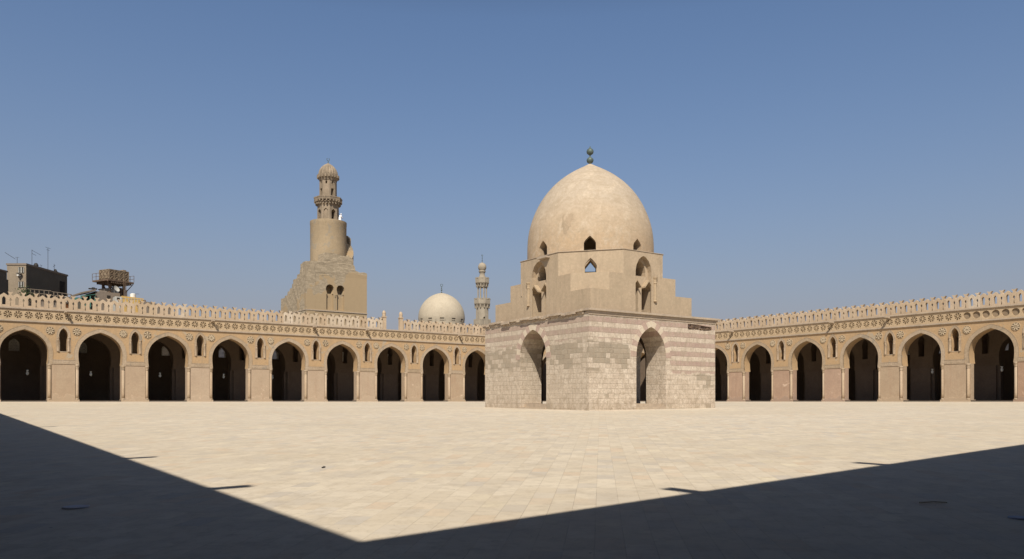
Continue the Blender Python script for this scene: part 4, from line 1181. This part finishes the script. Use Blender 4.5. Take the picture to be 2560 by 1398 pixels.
# ------------------------------------------------------------------ houses and roof clutter beyond the left arcade
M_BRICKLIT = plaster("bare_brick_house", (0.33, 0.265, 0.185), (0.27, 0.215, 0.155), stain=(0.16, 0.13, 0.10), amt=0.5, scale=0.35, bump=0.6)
M_BRICKDK = plaster("unlit_dark_brick", (0.15, 0.13, 0.10), (0.12, 0.105, 0.08), stain=(0.07, 0.06, 0.05), amt=0.4, scale=0.3)  # darker brick carries the shade of faces turned from the sun
M_GREY = plaster("grey_render", (0.26, 0.21, 0.165), (0.22, 0.18, 0.14), amt=0.5, scale=0.4)
M_GREEN = flat("green_paint", (0.08, 0.22, 0.17), 0.6, 0.2)
M_TANK = plaster("rusty_tank_plate", (0.32, 0.25, 0.17), (0.25, 0.185, 0.12), stain=(0.14, 0.09, 0.06), amt=0.6, scale=0.8)
M_YELLOW = flat("yellow_panel", (0.55, 0.36, 0.12), 0.7, 0.12)
M_PALE = flat("pale_shutter", (0.52, 0.50, 0.44), 0.7, 0.1)
M_TIMBER = flat("weathered_timber", (0.20, 0.16, 0.12), 0.85, 0.3)

def oriented(px, Y, ang_):
    X, lam = at(px, Y); return (X, Y, 0), ang_, lam
# brick apartment block: near vertical corner at px 65; lit face to the left, dark face receding right
Yb = 48.0
X, lam = at(65, Yb); s = lam/1953.0; th = math.atan2(0.80, 0.60)
hb = hz(663, lam)
ho = empty("brick_apartment_block", (X, Yb, 0), th); tag(ho, "tall brown brick block with a dark side and two white shuttered windows", "building")
# local +x runs along the dark face (receding), local +y along the lit face to the left
def along(px, ax, ay, X0, Y0):
    q = ray(px); # X0 + t*ax = E + l*q
    det = ax*(-q[1]) - ay*(-q[0])
    t = ((EYE[0]-X0)*(-q[1]) - (EYE[1]-Y0)*(-q[0]))/det
    return t
LD = along(168, math.cos(th), math.sin(th), X, Yb); LL = along(17.5, -math.sin(th), math.cos(th), X, Yb)
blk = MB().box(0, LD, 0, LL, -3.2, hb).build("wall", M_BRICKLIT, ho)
MB().box(0.1, LD-0.1, -0.03, 0.002, -3, hb-0.05).build("side_wall", M_BRICKDK, ho)  # overlay that puts the unlit side's shade into its colour
MB().box(-0.1, LD+0.1, -0.12, LL+0.1, hb+0.001, hb+0.28).build("roof_edge", M_GREY, ho)
zs = lambda py: hz(py, lam)
for za, zb_ in ((683, 668), (719, 704)):
    y0 = LL*0.10; y1 = LL*0.40
    wf = MB(); wf.box(-0.06, 0.05, y0, y1, zs(za), zs(zb_)); wo = wf.build("window", M_DARKROCK, ho)
    m = MB(); n = 4; w_ = (y1-y0)/n
    for k in range(n):
        m.box(-0.12, -0.061, y0+w_*k+0.04, y0+w_*(k+1)-(0.1 if k % 2 else 0.25), zs(za)+0.05, zs(zb_)-0.05)
    m.build("shutter", M_PALE, wo)
m = MB(); m.box(-0.6, 0.0, LL*0.26, LL*0.36, zs(691), zs(688)); m.lathe([(0.02, zs(687)), (0.3, zs(686)), (0.42, zs(684))], -0.4, LL*0.30, 10); m.build("satellite_dish", M_WHITE, ho)
m = MB(); m.box(LD*0.80, LD*0.93, -0.06, -0.031, hb-3.4, hb-1.1); m.build("window", M_DARKROCK, ho)
m = MB(); m.box(0.2, LD*0.9, -0.05, -0.032, hb-5.3, hb-5.1); m.build("ledge", M_GREY, ho)
# masts on the roof
def mast(par, x, y, z0, z1, arms=(), nm="aerial"):
    m = MB(); m.bar((x, y, z0), (x, y, z1), 0.032, 5)
    for (dx0, dy0, dx1, dy1, dz, dz2) in arms: m.bar((x+dx0, y+dy0, z1+dz), (x+dx1, y+dy1, z1+dz2), 0.024, 4)
    m.build(nm, M_IRON, par)
mast(ho, LD*0.22, 0.6, hb, hb+2.9, ((0, 0, 2.6, 0.2, -0.1, -0.4), (0, 0, 1.0, 0, -0.6, -0.75)))
mast(ho, LD*0.60, 0.6, hb, hb+4.0, ((-0.7, 0, 0.7, 0, 0, 0), (-0.4, 0, 0.4, 0, -0.35, -0.35)))
mast(ho, LD*0.42, 0.5, hb, hb+0.8, ((-0.3, 0, 0.3, 0, 0, 0),))
mast(ho, LD*0.74, 0.5, hb, hb+1.6, ((-0.3, 0, 0.35, 0, -0.5, -0.1),))
mast(ho, 0.4, LL*0.55, hb, hb+1.3, ((0, -0.3, 0, 0.3, 0, 0),))
m = MB(); m.bar((0.3, LL*0.62, hb+1.0), (-0.5, LL*1.0, hb+1.9), 0.03, 5); m.build("boom", M_IRON, ho)
m = MB()
for k, (t, w_, h_) in enumerate(((0.3, 0.35, 0.9), (0.33, 0.2, 0.5), (0.77, 0.25, 0.8), (0.8, 0.3, 0.5))):
    m.lathe([(w_, hb), (w_, hb+h_*0.7), (w_*0.5, hb+h_)], LD*t, 0.5, 8)
m.build("roof_tank", M_IRON, ho)
# dark neighbour at the frame edge
X2, lam2 = at(17, 44.0)
h2 = hz(681, lam2)
hn = empty("dark_house", (X2, 44.0, 0), th); tag(hn, "dark flat-roofed house cut by the left edge of the photo beside the brick block", "building")
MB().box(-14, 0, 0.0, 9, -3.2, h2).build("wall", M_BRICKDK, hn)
MB().box(-14, 0.12, -0.12, 9.1, h2+0.001, h2+0.22).build("roof", M_GREY, hn)
X3, lam3 = at(25.5, 45.0)
MB().box(0.01, 1.1, 0.5, 6.0, -3.2, hz(697, lam2)).build("stair_tower", M_BRICKDK, hn)

# lower roof with a timber frame
X4a, l4 = at(64, 38.0); X4b, _ = at(178, 38.0); s4 = l4/1953.0
hr = empty("roof_shelter", (X4a, 38.0, 0), R(-4)); tag(hr, "ramshackle timber roof shelter of thin posts and rails in front of the brick block", "shelter")
Wd = X4b-X4a; zb4 = hz(762, l4); z4 = hz(722, l4)
m = MB(); m.box(0, Wd, 0.2, 6, -3.2, zb4+0.9); m.build("wall", M_GREY, hr)
m = MB(); rr = random.Random(8)
zt4 = lambda x: z4 - 0.0*x
for k in range(11):
    x = Wd*k/10; zz = z4+rr.uniform(-0.1, 0.12)-(x/Wd)*0.35
    m.bar((x, 0, zb4+0.5), (x+rr.uniform(-0.1, 0.1), 0, zz), 0.055, 5)
    m.bar((x, 0, zz-0.1), (x+0.1, 3.0, zz-0.25), 0.05, 4)
for dz in (0.0, -0.55, -1.25):
    m.bar((0, 0, z4+dz), (Wd*0.55, 0, z4+dz-0.1), 0.06, 5); m.bar((Wd*0.5, 0.1, z4+dz-0.15), (Wd, 0, z4+dz-0.42), 0.06, 5)
m.bar((0, 3, z4-0.2), (Wd, 3, z4-0.5), 0.06, 5)
m.build("timber_frame", M_TIMBER, hr)
m = MB()
for k in range(9):
    x = rr.uniform(0, Wd*0.9); z = z4-rr.uniform(0.9, 1.8); m.box(x, x+rr.uniform(0.4, 1.1), 0.5, 1.1, z, z+rr.uniform(0.1, 0.5))
m.build("stored_board", M_RUST, hr)
MB().box(Wd*0.85, Wd*0.93, 0.03, 0.12, z4-1.55, z4-0.75).build("white_panel", M_PALE, hr)
MB().box(Wd*0.82, Wd*0.98, 0.2, 0.6, z4-2.5, z4-1.7).build("orange_crate", flat("terracotta", (0.4, 0.17, 0.07), 0.8, 0.2), hr)

# low grey house with green verandah under the tank
X5, l5 = at(239, 44.0); s5 = l5/1953.0
hg = empty("low_grey_house", (X5, 44.0, 0), R(8)); tag(hg, "low grey brown house with a green verandah standing under the water tank", "building")
W5 = at(302, 44.0)[0]-X5; z5 = hz(728, l5)
MB().box(0, W5, 0, 8, -3.2, z5).build("wall", M_GREY, hg)
m = MB(); m.box(W5*0.46, W5*0.60, -0.05, 0.03, hz(745, l5), hz(736, l5)); m.build("window", M_DARKROCK, hg)
Wl = X5-at(201, 44.0)[0]
m = MB(); m.slab([[(-Wl, hz(738, l5)), (0, z5+0.05), (0, z5+0.3), (-Wl, hz(738, l5)+0.25)]], -0.2, 5.0); m.build("verandah_roof", M_GREY, hg)
m = MB(); m.slab([[(-Wl, hz(744, l5)), (0, hz(737, l5)), (0, hz(736, l5)), (-Wl, hz(742.5, l5))]], -0.25, -0.1)
for k in range(4):
    x = -Wl+Wl*k/3.2; m.bar((x, -0.15, hz(770, l5)), (x, -0.15, hz(742, l5)), 0.09, 6)
m.build("green_rail", M_GREEN, hg)
MB().box(-Wl+0.1, -0.01, 0.8, 5, -3.2, hz(752, l5)).build("side_room", M_BRICKDK, hg)
MB().box(-Wl+0.05, -0.02, 2.5, 5, hz(752, l5)+0.01, hz(743, l5)).build("back_room", M_GREEN, hg)
m = MB()
for k in range(8):
    x = W5*(0.0+0.13*k)-0.8; hh = rr.uniform(0.15, 0.5); m.box(x, x+rr.uniform(0.15, 0.5), 0.5, 0.9, z5+0.31, z5+0.31+hh)
m.build("roof_clutter", M_IRON, hg)

# water tank on its steel stand
X6, l6 = at(273, 52.0); s6 = l6/1953.0
wt = empty("water_tank_tower", (X6, 52.0, 0), R(25)); tag(wt, "rusty panelled steel water tank raised on a braced stand with a railed walkway", "water tank")
ax, ay = math.cos(R(25)), math.sin(R(25))
# near corner at px 273, long face to the right, short face to the left
LR = along(321, ax, ay, X6, 52.0); Lf = along(249, -ay, ax, X6, 52.0)
zt6, zb6 = hz(673, l6), hz(699, l6)
m = MB(); m.box(0, LR, 0, Lf, zb6, zt6); m.build("tank", M_TANK, wt)
m = MB(); n = 4; pw = LR/n; ph = (zt6-zb6)/2
for k in range(n+1):
    m.box(pw*k-0.06, pw*k+0.06, -0.09, -0.002, zb6, zt6)
for k in range(3): m.box(0, LR, -0.08, -0.003, zb6+ph*k-0.05, zb6+ph*k+0.05)
for k in range(n):
    for j in range(2):
        a = (pw*k, -0.05, zb6+ph*j); b = (pw*(k+1), -0.05, zb6+ph*(j+1)); m.bar(a, b, 0.05, 4); m.bar((a[0], -0.05, b[2]), (b[0], -0.05, a[2]), 0.05, 4)
n2 = 3; pw = Lf/n2
for k in range(n2+1): m.box(-0.09, -0.002, pw*k-0.06, pw*k+0.06, zb6, zt6)
for k in range(3): m.box(-0.08, -0.003, 0, Lf, zb6+ph*k-0.05, zb6+ph*k+0.05)
for k in range(n2):
    for j in range(2):
        m.bar((-0.05, pw*k, zb6+ph*j), (-0.05, pw*(k+1), zb6+ph*(j+1)), 0.05, 4); m.bar((-0.05, pw*k, zb6+ph*(j+1)), (-0.05, pw*(k+1), zb6+ph*j), 0.05, 4)
m.build("stiffeners", M_TANK, wt)
m = MB(); m.box(LR*0.82, LR*0.99, Lf*0.2, Lf*0.6, zt6+0.01, zt6+0.35); m.build("hatch", M_TANK, wt)
m = MB(); m.box(-0.8, LR+0.5, -0.8, Lf+0.8, zb6-0.28, zb6-0.02)
for k in range(12): m.box(0.0+LR*k/11-0.08, 0.08+LR*k/11, -0.75, Lf+0.7, zb6-0.6, zb6-0.281)
m.build("platform", M_RUST, wt)
for a, b in (((-0.8, -0.8), (-0.8, Lf+0.8)), ((LR+0.5, -0.8), (LR+0.5, Lf+0.8))):
    m = MB()
    for zz in (0.55, 1.1): m.bar((a[0], a[1], zb6+zz), (b[0], b[1], zb6+zz), 0.04, 4)
    for k in range(5):
        t = k/4; m.bar((a[0], a[1]+(b[1]-a[1])*t, zb6), (a[0], a[1]+(b[1]-a[1])*t, zb6+1.1), 0.04, 4)
    m.build("railing", M_RUST, wt)
zl = hz(735, l6)-4
for (x, y) in ((0.4, 0.4), (LR-0.6, 0.4), (0.4, Lf-0.4), (LR-0.6, Lf-0.4), (LR*0.5, Lf*0.5)):
    m = MB(); m.box(x-0.17, x+0.17, y-0.17, y+0.17, zl, zb6-0.6); m.build("leg", M_RUST, wt)
m = MB()
zm = hz(727, l6)
m.bar((0.4, 0.4, zb6-0.6), (-0.8, -0.8, zb6-0.3), 0.07, 5); m.bar((0.4, 0.4, zb6-2.0), (-0.8, -0.6, zb6-0.3), 0.07, 5)
m.bar((LR-0.6, 0.4, zb6-2.2), (LR+0.5, -0.6, zb6-0.3), 0.07, 5)
for yy in (0.4, Lf-0.4):
    m.bar((LR*0.45, yy, zb6-0.6), (LR-0.6, yy, zl+2), 0.09, 5); m.bar((LR-0.6, yy, zb6-0.6), (LR*0.5, yy, zl+2), 0.09, 5)
    m.bar((0.4, yy, zb6-0.7), (LR*0.5, yy, zb6-2.6), 0.09, 5)
m.build("bracing", M_RUST, wt)
# ladder stair
m = MB()
for off in (-0.12, 0.25): m.bar((LR*0.62+off, -0.9, zb6), (LR*0.42+off, -2.0, zl+3), 0.05, 4)
for k in range(14):
    t = k/13; x = LR*(0.62-0.2*t); y = -0.9-1.1*t; z = zb6+(zl+3-zb6)*t; m.bar((x-0.12, y, z), (x+0.25, y, z), 0.035, 4)
m.build("ladder", M_RUST, wt)
# rooms and clutter below the tank
m = MB(); zc = hz(716, l6)
m.box(0.2, 2.2, 1.0, 3.0, zl, zc-0.2); m.build("pump_room", M_GREY, wt)
MB().box(LR*0.80, LR*0.97, 1.6, Lf-0.8, zl, zb6-0.9).build("stair_core", M_RUST, wt)
MB().box(1.0, 1.9, 0.2, 0.9, zl, hz(720, l6)).build('white_cabinet', M_PALE, wt)
MB().box(2.9, 3.5, 0.2, 0.9, zl, hz(719, l6)).build('white_cabinet', M_PALE, wt)
# satellite dish on the low roof
X7, l7 = at(290, 47.0)
sd = empty("satellite_dish", (X7, 47.0, 0), 0); tag(sd, "large pale satellite dish tilted up on the roof below the water tank", "satellite dish")
m = MB(); m.lathe([(0.05, 0), (0.5, 0.06), (0.95, 0.24), (1.0, 0.30), (0.95, 0.27), (0.5, 0.10), (0.05, 0.05)], 0, 0, 20)
M = Matrix.Translation((0, 0, hz(723, l7))) @ Matrix.Rotation(R(35), 4, 'Z') @ Matrix.Rotation(R(62), 4, 'X') @ Matrix.Scale(0.55, 4)
m.xf(M); m.build("reflector", M_PALE, sd)
m = MB(); m.bar((0, 0, hz(723, l7)), (0, 0.2, hz(735, l7)), 0.07, 6); m.build("pole", M_IRON, sd)

# yellow panelled hut with white tank
X8, l8 = at(305, 40.0); W8 = at(360, 40.0)[0]-X8
hy = empty("yellow_hut", (X8, 40.0, 0), R(0)); tag(hy, "low yellow panelled hut with a white drum on its roof right of the water tank", "hut")
za, zb8 = hz(752, l8), hz(739.5, l8)
m = MB(); m.slab([[(0, za-3), (W8, za-3), (W8, hz(743, l8)), (0, zb8)]], 0, 4); m.build("wall", M_YELLOW, hy)
m = MB()
for k in range(8): m.box(W8*k/7.2, W8*k/7.2+0.06, -0.03, -0.002, za-1, hz(744, l8))
m.box(0, W8, -0.045, -0.031, hz(746, l8), hz(745.3, l8)); m.build("trim", M_PALE, hy)
m = MB(); m.box(-1.0, -0.05, -0.1, 2.0, za-2, hz(742.5, l8)); m.build("white_porch", M_PALE, hy)
m = MB(); m.box(-0.75, -0.35, -0.13, -0.101, hz(750, l8), hz(745, l8)); m.build("porch_opening", M_DARKROCK, hy)
m = MB(); cxx = W8*0.58
m.lathe([(0.42, zb8-0.3), (0.42, hz(731, l8)), (0.36, hz(730, l8)), (0.2, hz(728.8, l8)), (0.02, hz(728.5, l8))], cxx, 1.5, 16); m.build("drum", M_WHITE, hy)
m = MB(); m.bar((cxx, 1.5, hz(729.5, l8)), (cxx+0.9, 1.5, hz(729, l8)), 0.03, 4); m.build("pipe", M_IRON, hy)
# grey roof further right
X9, l9 = at(360, 36.0); W9 = at(430, 36.0)[0]-X9
gr = empty("grey_roof_house", (X9, 36.0, 0), 0); tag(gr, "low grey brown flat roof just showing over the parapet right of the yellow hut", "building")
MB().slab([[(0, -3), (W9, -3), (W9, hz(763, l9)), (W9*0.3, hz(755.5, l9)), (0, hz(753, l9))]], 0, 5).build("wall", M_GREY, gr)
MB().box(W9*0.02, W9*0.09, 0.5, 1, hz(756, l9), hz(749, l9)).build("vent", M_RUST, gr)
# palm-less greenery at the shelter's left end
rr = random.Random(21); Xg, lg = at(62, 37.0); m = MB(); zg = hz(727, lg)
for k in range(260):
    c = Vector((rr.gauss(0, 0.45), rr.gauss(0, 0.3), zg+rr.gauss(-0.6, 0.55))); q = 0.12
    a = Vector((rr.uniform(-1, 1), rr.uniform(-1, 1), rr.uniform(-1, 1))).normalized()*q; b = a.orthogonal().normalized()*q*0.6
    m.add([c-a, c+b, c+a, c-b], [(0, 1, 2, 3)])
pl = empty("roof_plant", (Xg, 37.0, 0)); tag(pl, "small dark green bush on the roof at the left end of the timber shelter", "plant")
m.build("leaves", flat("bush_leaf", (0.05, 0.08, 0.025), 0.7, 0.4), pl)
mm = MB(); mm.bar((0, 0, zg-3), (0, 0, zg-0.3), 0.06, 5); mm.build("stem", M_TIMBER, pl)

# ------------------------------------------------------------------ hanging lanterns in the arcades
M_GLASS = NT("lantern_glass"); M_GLASS.color((0.75, 0.78, 0.74)); M_GLASS.b.inputs["Roughness"].default_value = 0.15
M_GLASS.b.inputs["Transmission Weight"].default_value = 0.3; M_GLASS = M_GLASS.m
def lantern_meshes():
    g = MB(); g.lathe([(0.05, -0.22), (0.13, -0.18), (0.20, -0.02), (0.17, 0.08), (0.10, 0.15), (0.13, 0.25), (0.19, 0.33), (0.18, 0.34), (0.10, 0.26)], 0, 0, 12)
    c = MB()
    for k in range(3):
        a = 2*math.pi*k/3; c.bar((0.17*math.cos(a), 0.17*math.sin(a), 0.33), (0, 0, 0.9), 0.008, 4)
    c.bar((0, 0, 0.9), (0, 0, 5.65), 0.012, 4)
    return g, c
g, c = lantern_meshes()
names = ["first", "second", "third", "fourth", "fifth", "sixth", "seventh", "eighth"]
l0 = empty("hanging_lantern", (0, 0, 0)); g.build("glass_bowl", M_GLASS, l0, smooth=True); c.build("chain", M_IRON, l0)
spots = [((x, 4.2, 3.05), "small glass lantern on a chain seen through the %s arch from the left" % names[i]) for i, x in enumerate((-79.37, -73.24, -65.93, -58.55, -52.4, -45.07, -37.7, -30.35))]
spots += [((4.2, -51.92, 3.33), "small glass lantern on a chain in the second arch from the right"), ((4.2, -59.15, 3.36), "small glass lantern on a chain in the arch at the right edge")]
for i, (p, lb) in enumerate(spots):
    if i == 0: o = l0
    else:
        o = l0.copy(); COL.objects.link(o)
        for ch in list(l0.children): k = ch.copy(); COL.objects.link(k); k.parent = o
    o.location = p; o.scale = (0.75, 0.75, 1); tag(o, lb, "lantern", "lanterns hanging in the arcades")

# ------------------------------------------------------------------ the visitor in white on the minaret
M_CLOTH = flat("white_robe", (0.86, 0.86, 0.86), 0.8, 0.03); M_SKIN = flat("skin", (0.35, 0.2, 0.13), 0.6, 0.05); M_HAIR = flat("dark_hair", (0.02, 0.015, 0.012), 0.6, 0.2)
def person(loc, rz):
    root = empty("person", loc, rz); tag(root, "person in white clothes leaning forward at the top of the round minaret storey", "person")
    me = bpy.data.meshes.new("body")
    J = {'pelvis': (0, 0, 0.93, 0.155), 'waist': (0.03, 0, 1.10, 0.135), 'chest': (0.12, 0, 1.32, 0.165), 'neck': (0.21, 0, 1.50, 0.06), 'head': (0.26, 0, 1.62, 0.095), 'crown': (0.27, 0, 1.72, 0.085),
         'lh': (0, 0.09, 0.88, 0.10), 'lk': (0.03, 0.10, 0.48, 0.075), 'la': (-0.01, 0.10, 0.09, 0.05), 'lt': (0.15, 0.11, 0.04, 0.045),
         'rh': (0, -0.09, 0.88, 0.10), 'rk': (0.05, -0.10, 0.48, 0.075), 'ra': (0.02, -0.10, 0.09, 0.05), 'rt': (0.18, -0.11, 0.04, 0.045),
         'ls': (0.14, 0.19, 1.40, 0.065), 'le': (0.24, 0.24, 1.13, 0.05), 'lw': (0.45, 0.18, 1.02, 0.035), 'lf': (0.55, 0.17, 1.02, 0.03),
         'rs': (0.14, -0.19, 1.40, 0.065), 're': (0.24, -0.24, 1.13, 0.05), 'rw': (0.45, -0.18, 1.02, 0.035), 'rf': (0.55, -0.17, 1.02, 0.03)}
    for hnd, sy in (('lw', 1), ('rw', -1)):
        b = J[hnd]
        for q in range(4): J[hnd+str(q)] = (b[0]+0.17+(0.01 if q in (1, 2) else 0), b[1]+sy*(0.03-0.02*q), b[2]-0.03, 0.009)
        J[hnd+'t'] = (b[0]+0.08, b[1]-sy*0.055, b[2], 0.011)
    E_ = [('pelvis', 'waist'), ('waist', 'chest'), ('chest', 'neck'), ('neck', 'head'), ('head', 'crown'), ('pelvis', 'lh'), ('lh', 'lk'), ('lk', 'la'), ('la', 'lt'), ('pelvis', 'rh'), ('rh', 'rk'), ('rk', 'ra'), ('ra', 'rt'),
          ('chest', 'ls'), ('ls', 'le'), ('le', 'lw'), ('lw', 'lf'), ('chest', 'rs'), ('rs', 're'), ('re', 'rw'), ('rw', 'rf')]
    for hnd, f_ in (('lw', 'lf'), ('rw', 'rf')):
        for q in range(4): E_.append((f_, hnd+str(q)))
        E_.append((hnd, hnd+'t'))
    ks = list(J); ix = {k: i for i, k in enumerate(ks)}
    me.from_pydata([J[k][:3] for k in ks], [(ix[a], ix[b]) for a, b in E_], [])
    o = bpy.data.objects.new("body", me); COL.objects.link(o)
    sk = o.modifiers.new("skin", 'SKIN')
    for i, k in enumerate(ks):
        sv = me.skin_vertices[0].data[i]; sv.radius = (J[k][3], J[k][3]); sv.use_root = (k == 'pelvis')
    ss = o.modifiers.new("sub", 'SUBSURF'); ss.levels = 1; ss.render_levels = 1
    bpy.context.view_layer.update()
    m2 = bpy.data.meshes.new_from_object(o.evaluated_get(bpy.context.evaluated_depsgraph_get()))
    o.modifiers.clear(); o.data = m2; o.parent = root
    m2.materials.clear(); m2.materials.append(M_SKIN)
    rb = MB(); rb.lathe([(0.30, 0.12), (0.27, 0.5), (0.22, 0.9), (0.19, 1.1)], 0.02, 0, 14)
    b0 = len(rb.v); rb.lathe([(0.20, 0), (0.235, 0.18), (0.23, 0.30), (0.12, 0.40), (0.08, 0.43)], 0, 0, 14)
    M = Matrix.Translation((0.03, 0, 1.05)) @ Matrix.Rotation(R(20), 4, 'Y')
    for i in range(b0, len(rb.v)): rb.v[i] = M @ rb.v[i]
    for sy in (1, -1):
        rb.bar((0.14, 0.2*sy, 1.42), (0.24, 0.25*sy, 1.12), 0.085, 8, r2=0.075); rb.bar((0.23, 0.25*sy, 1.13), (0.43, 0.185*sy, 1.03), 0.075, 8, r2=0.06)
    rb.build("robe", M_CLOTH, root, smooth=True)
    sc = MB(); sc.lathe([(0.115, 1.58), (0.125, 1.66), (0.115, 1.75), (0.07, 1.81), (0.01, 1.83)], 0.255, 0, 12); sc.build("headscarf", M_CLOTH, root, smooth=True)
    nz = MB(); nz.add([(0.345, 0.015, 1.64), (0.345, -0.015, 1.64), (0.375, 0, 1.60), (0.345, 0, 1.59)], [(0, 1, 2), (0, 2, 3), (1, 3, 2)]); nz.build("nose", M_SKIN, root)
    return root
px, lamp = at(849.5, 32.9)
person((px, 32.9, 31.13), R(10))

# ------------------------------------------------------------------ small things on the paving
def lay(name, label, cat, X, Y, mb, mat):
    o = mb.build(name, mat, None, loc=(X, Y, gz(X, Y)+0.004)); tag(o, label, cat); return o
m = MB(); m.bar((0, 0, 0.012), (0.2, -0.1, 0.02), 0.009, 5); m.bar((0.2, -0.1, 0.02), (0.32, -0.22, 0.012), 0.009, 5)
lay("stick", "thin pale stick lying in the shadow at the lower right", "stick", -76.15, -90.2, m, flat("dry_stick", (0.62, 0.53, 0.4), 0.8, 0.1))
m = MB(); m.lathe([(0.17, -0.03), (0.17, 0.008), (0.165, 0.012)], 0, 0, 20)
lay("drain_cover", "dull round drain cover in the shadow at the lower left", "drain cover", -85.44, -83.42, m, flat("blue_grey_iron", (0.56, 0.56, 0.60), 0.8, 0.1))
m = MB(); m.lathe([(0.12, -0.03), (0.12, 0.008), (0.115, 0.012)], 0, 0, 20)
lay("drain_cover", "bluish round drain cover at the right edge of the foreground shadow", "drain cover", -76.35, -91.5, m, flat("blue_iron", (0.42, 0.45, 0.54), 0.8, 0.1))
rr = random.Random(4); m = MB()
for k in range(3):
    a = rr.uniform(0, 3); m.bar((0.03*k, 0.02*k, 0.01), (0.03*k+0.06*math.cos(a), 0.02*k+0.06*math.sin(a), 0.02), 0.012, 5)
lay("dropping", "small dark scrap of rubbish lying alone on the sunlit paving", "litter", -80.82, -80.78, m, M_IRON)
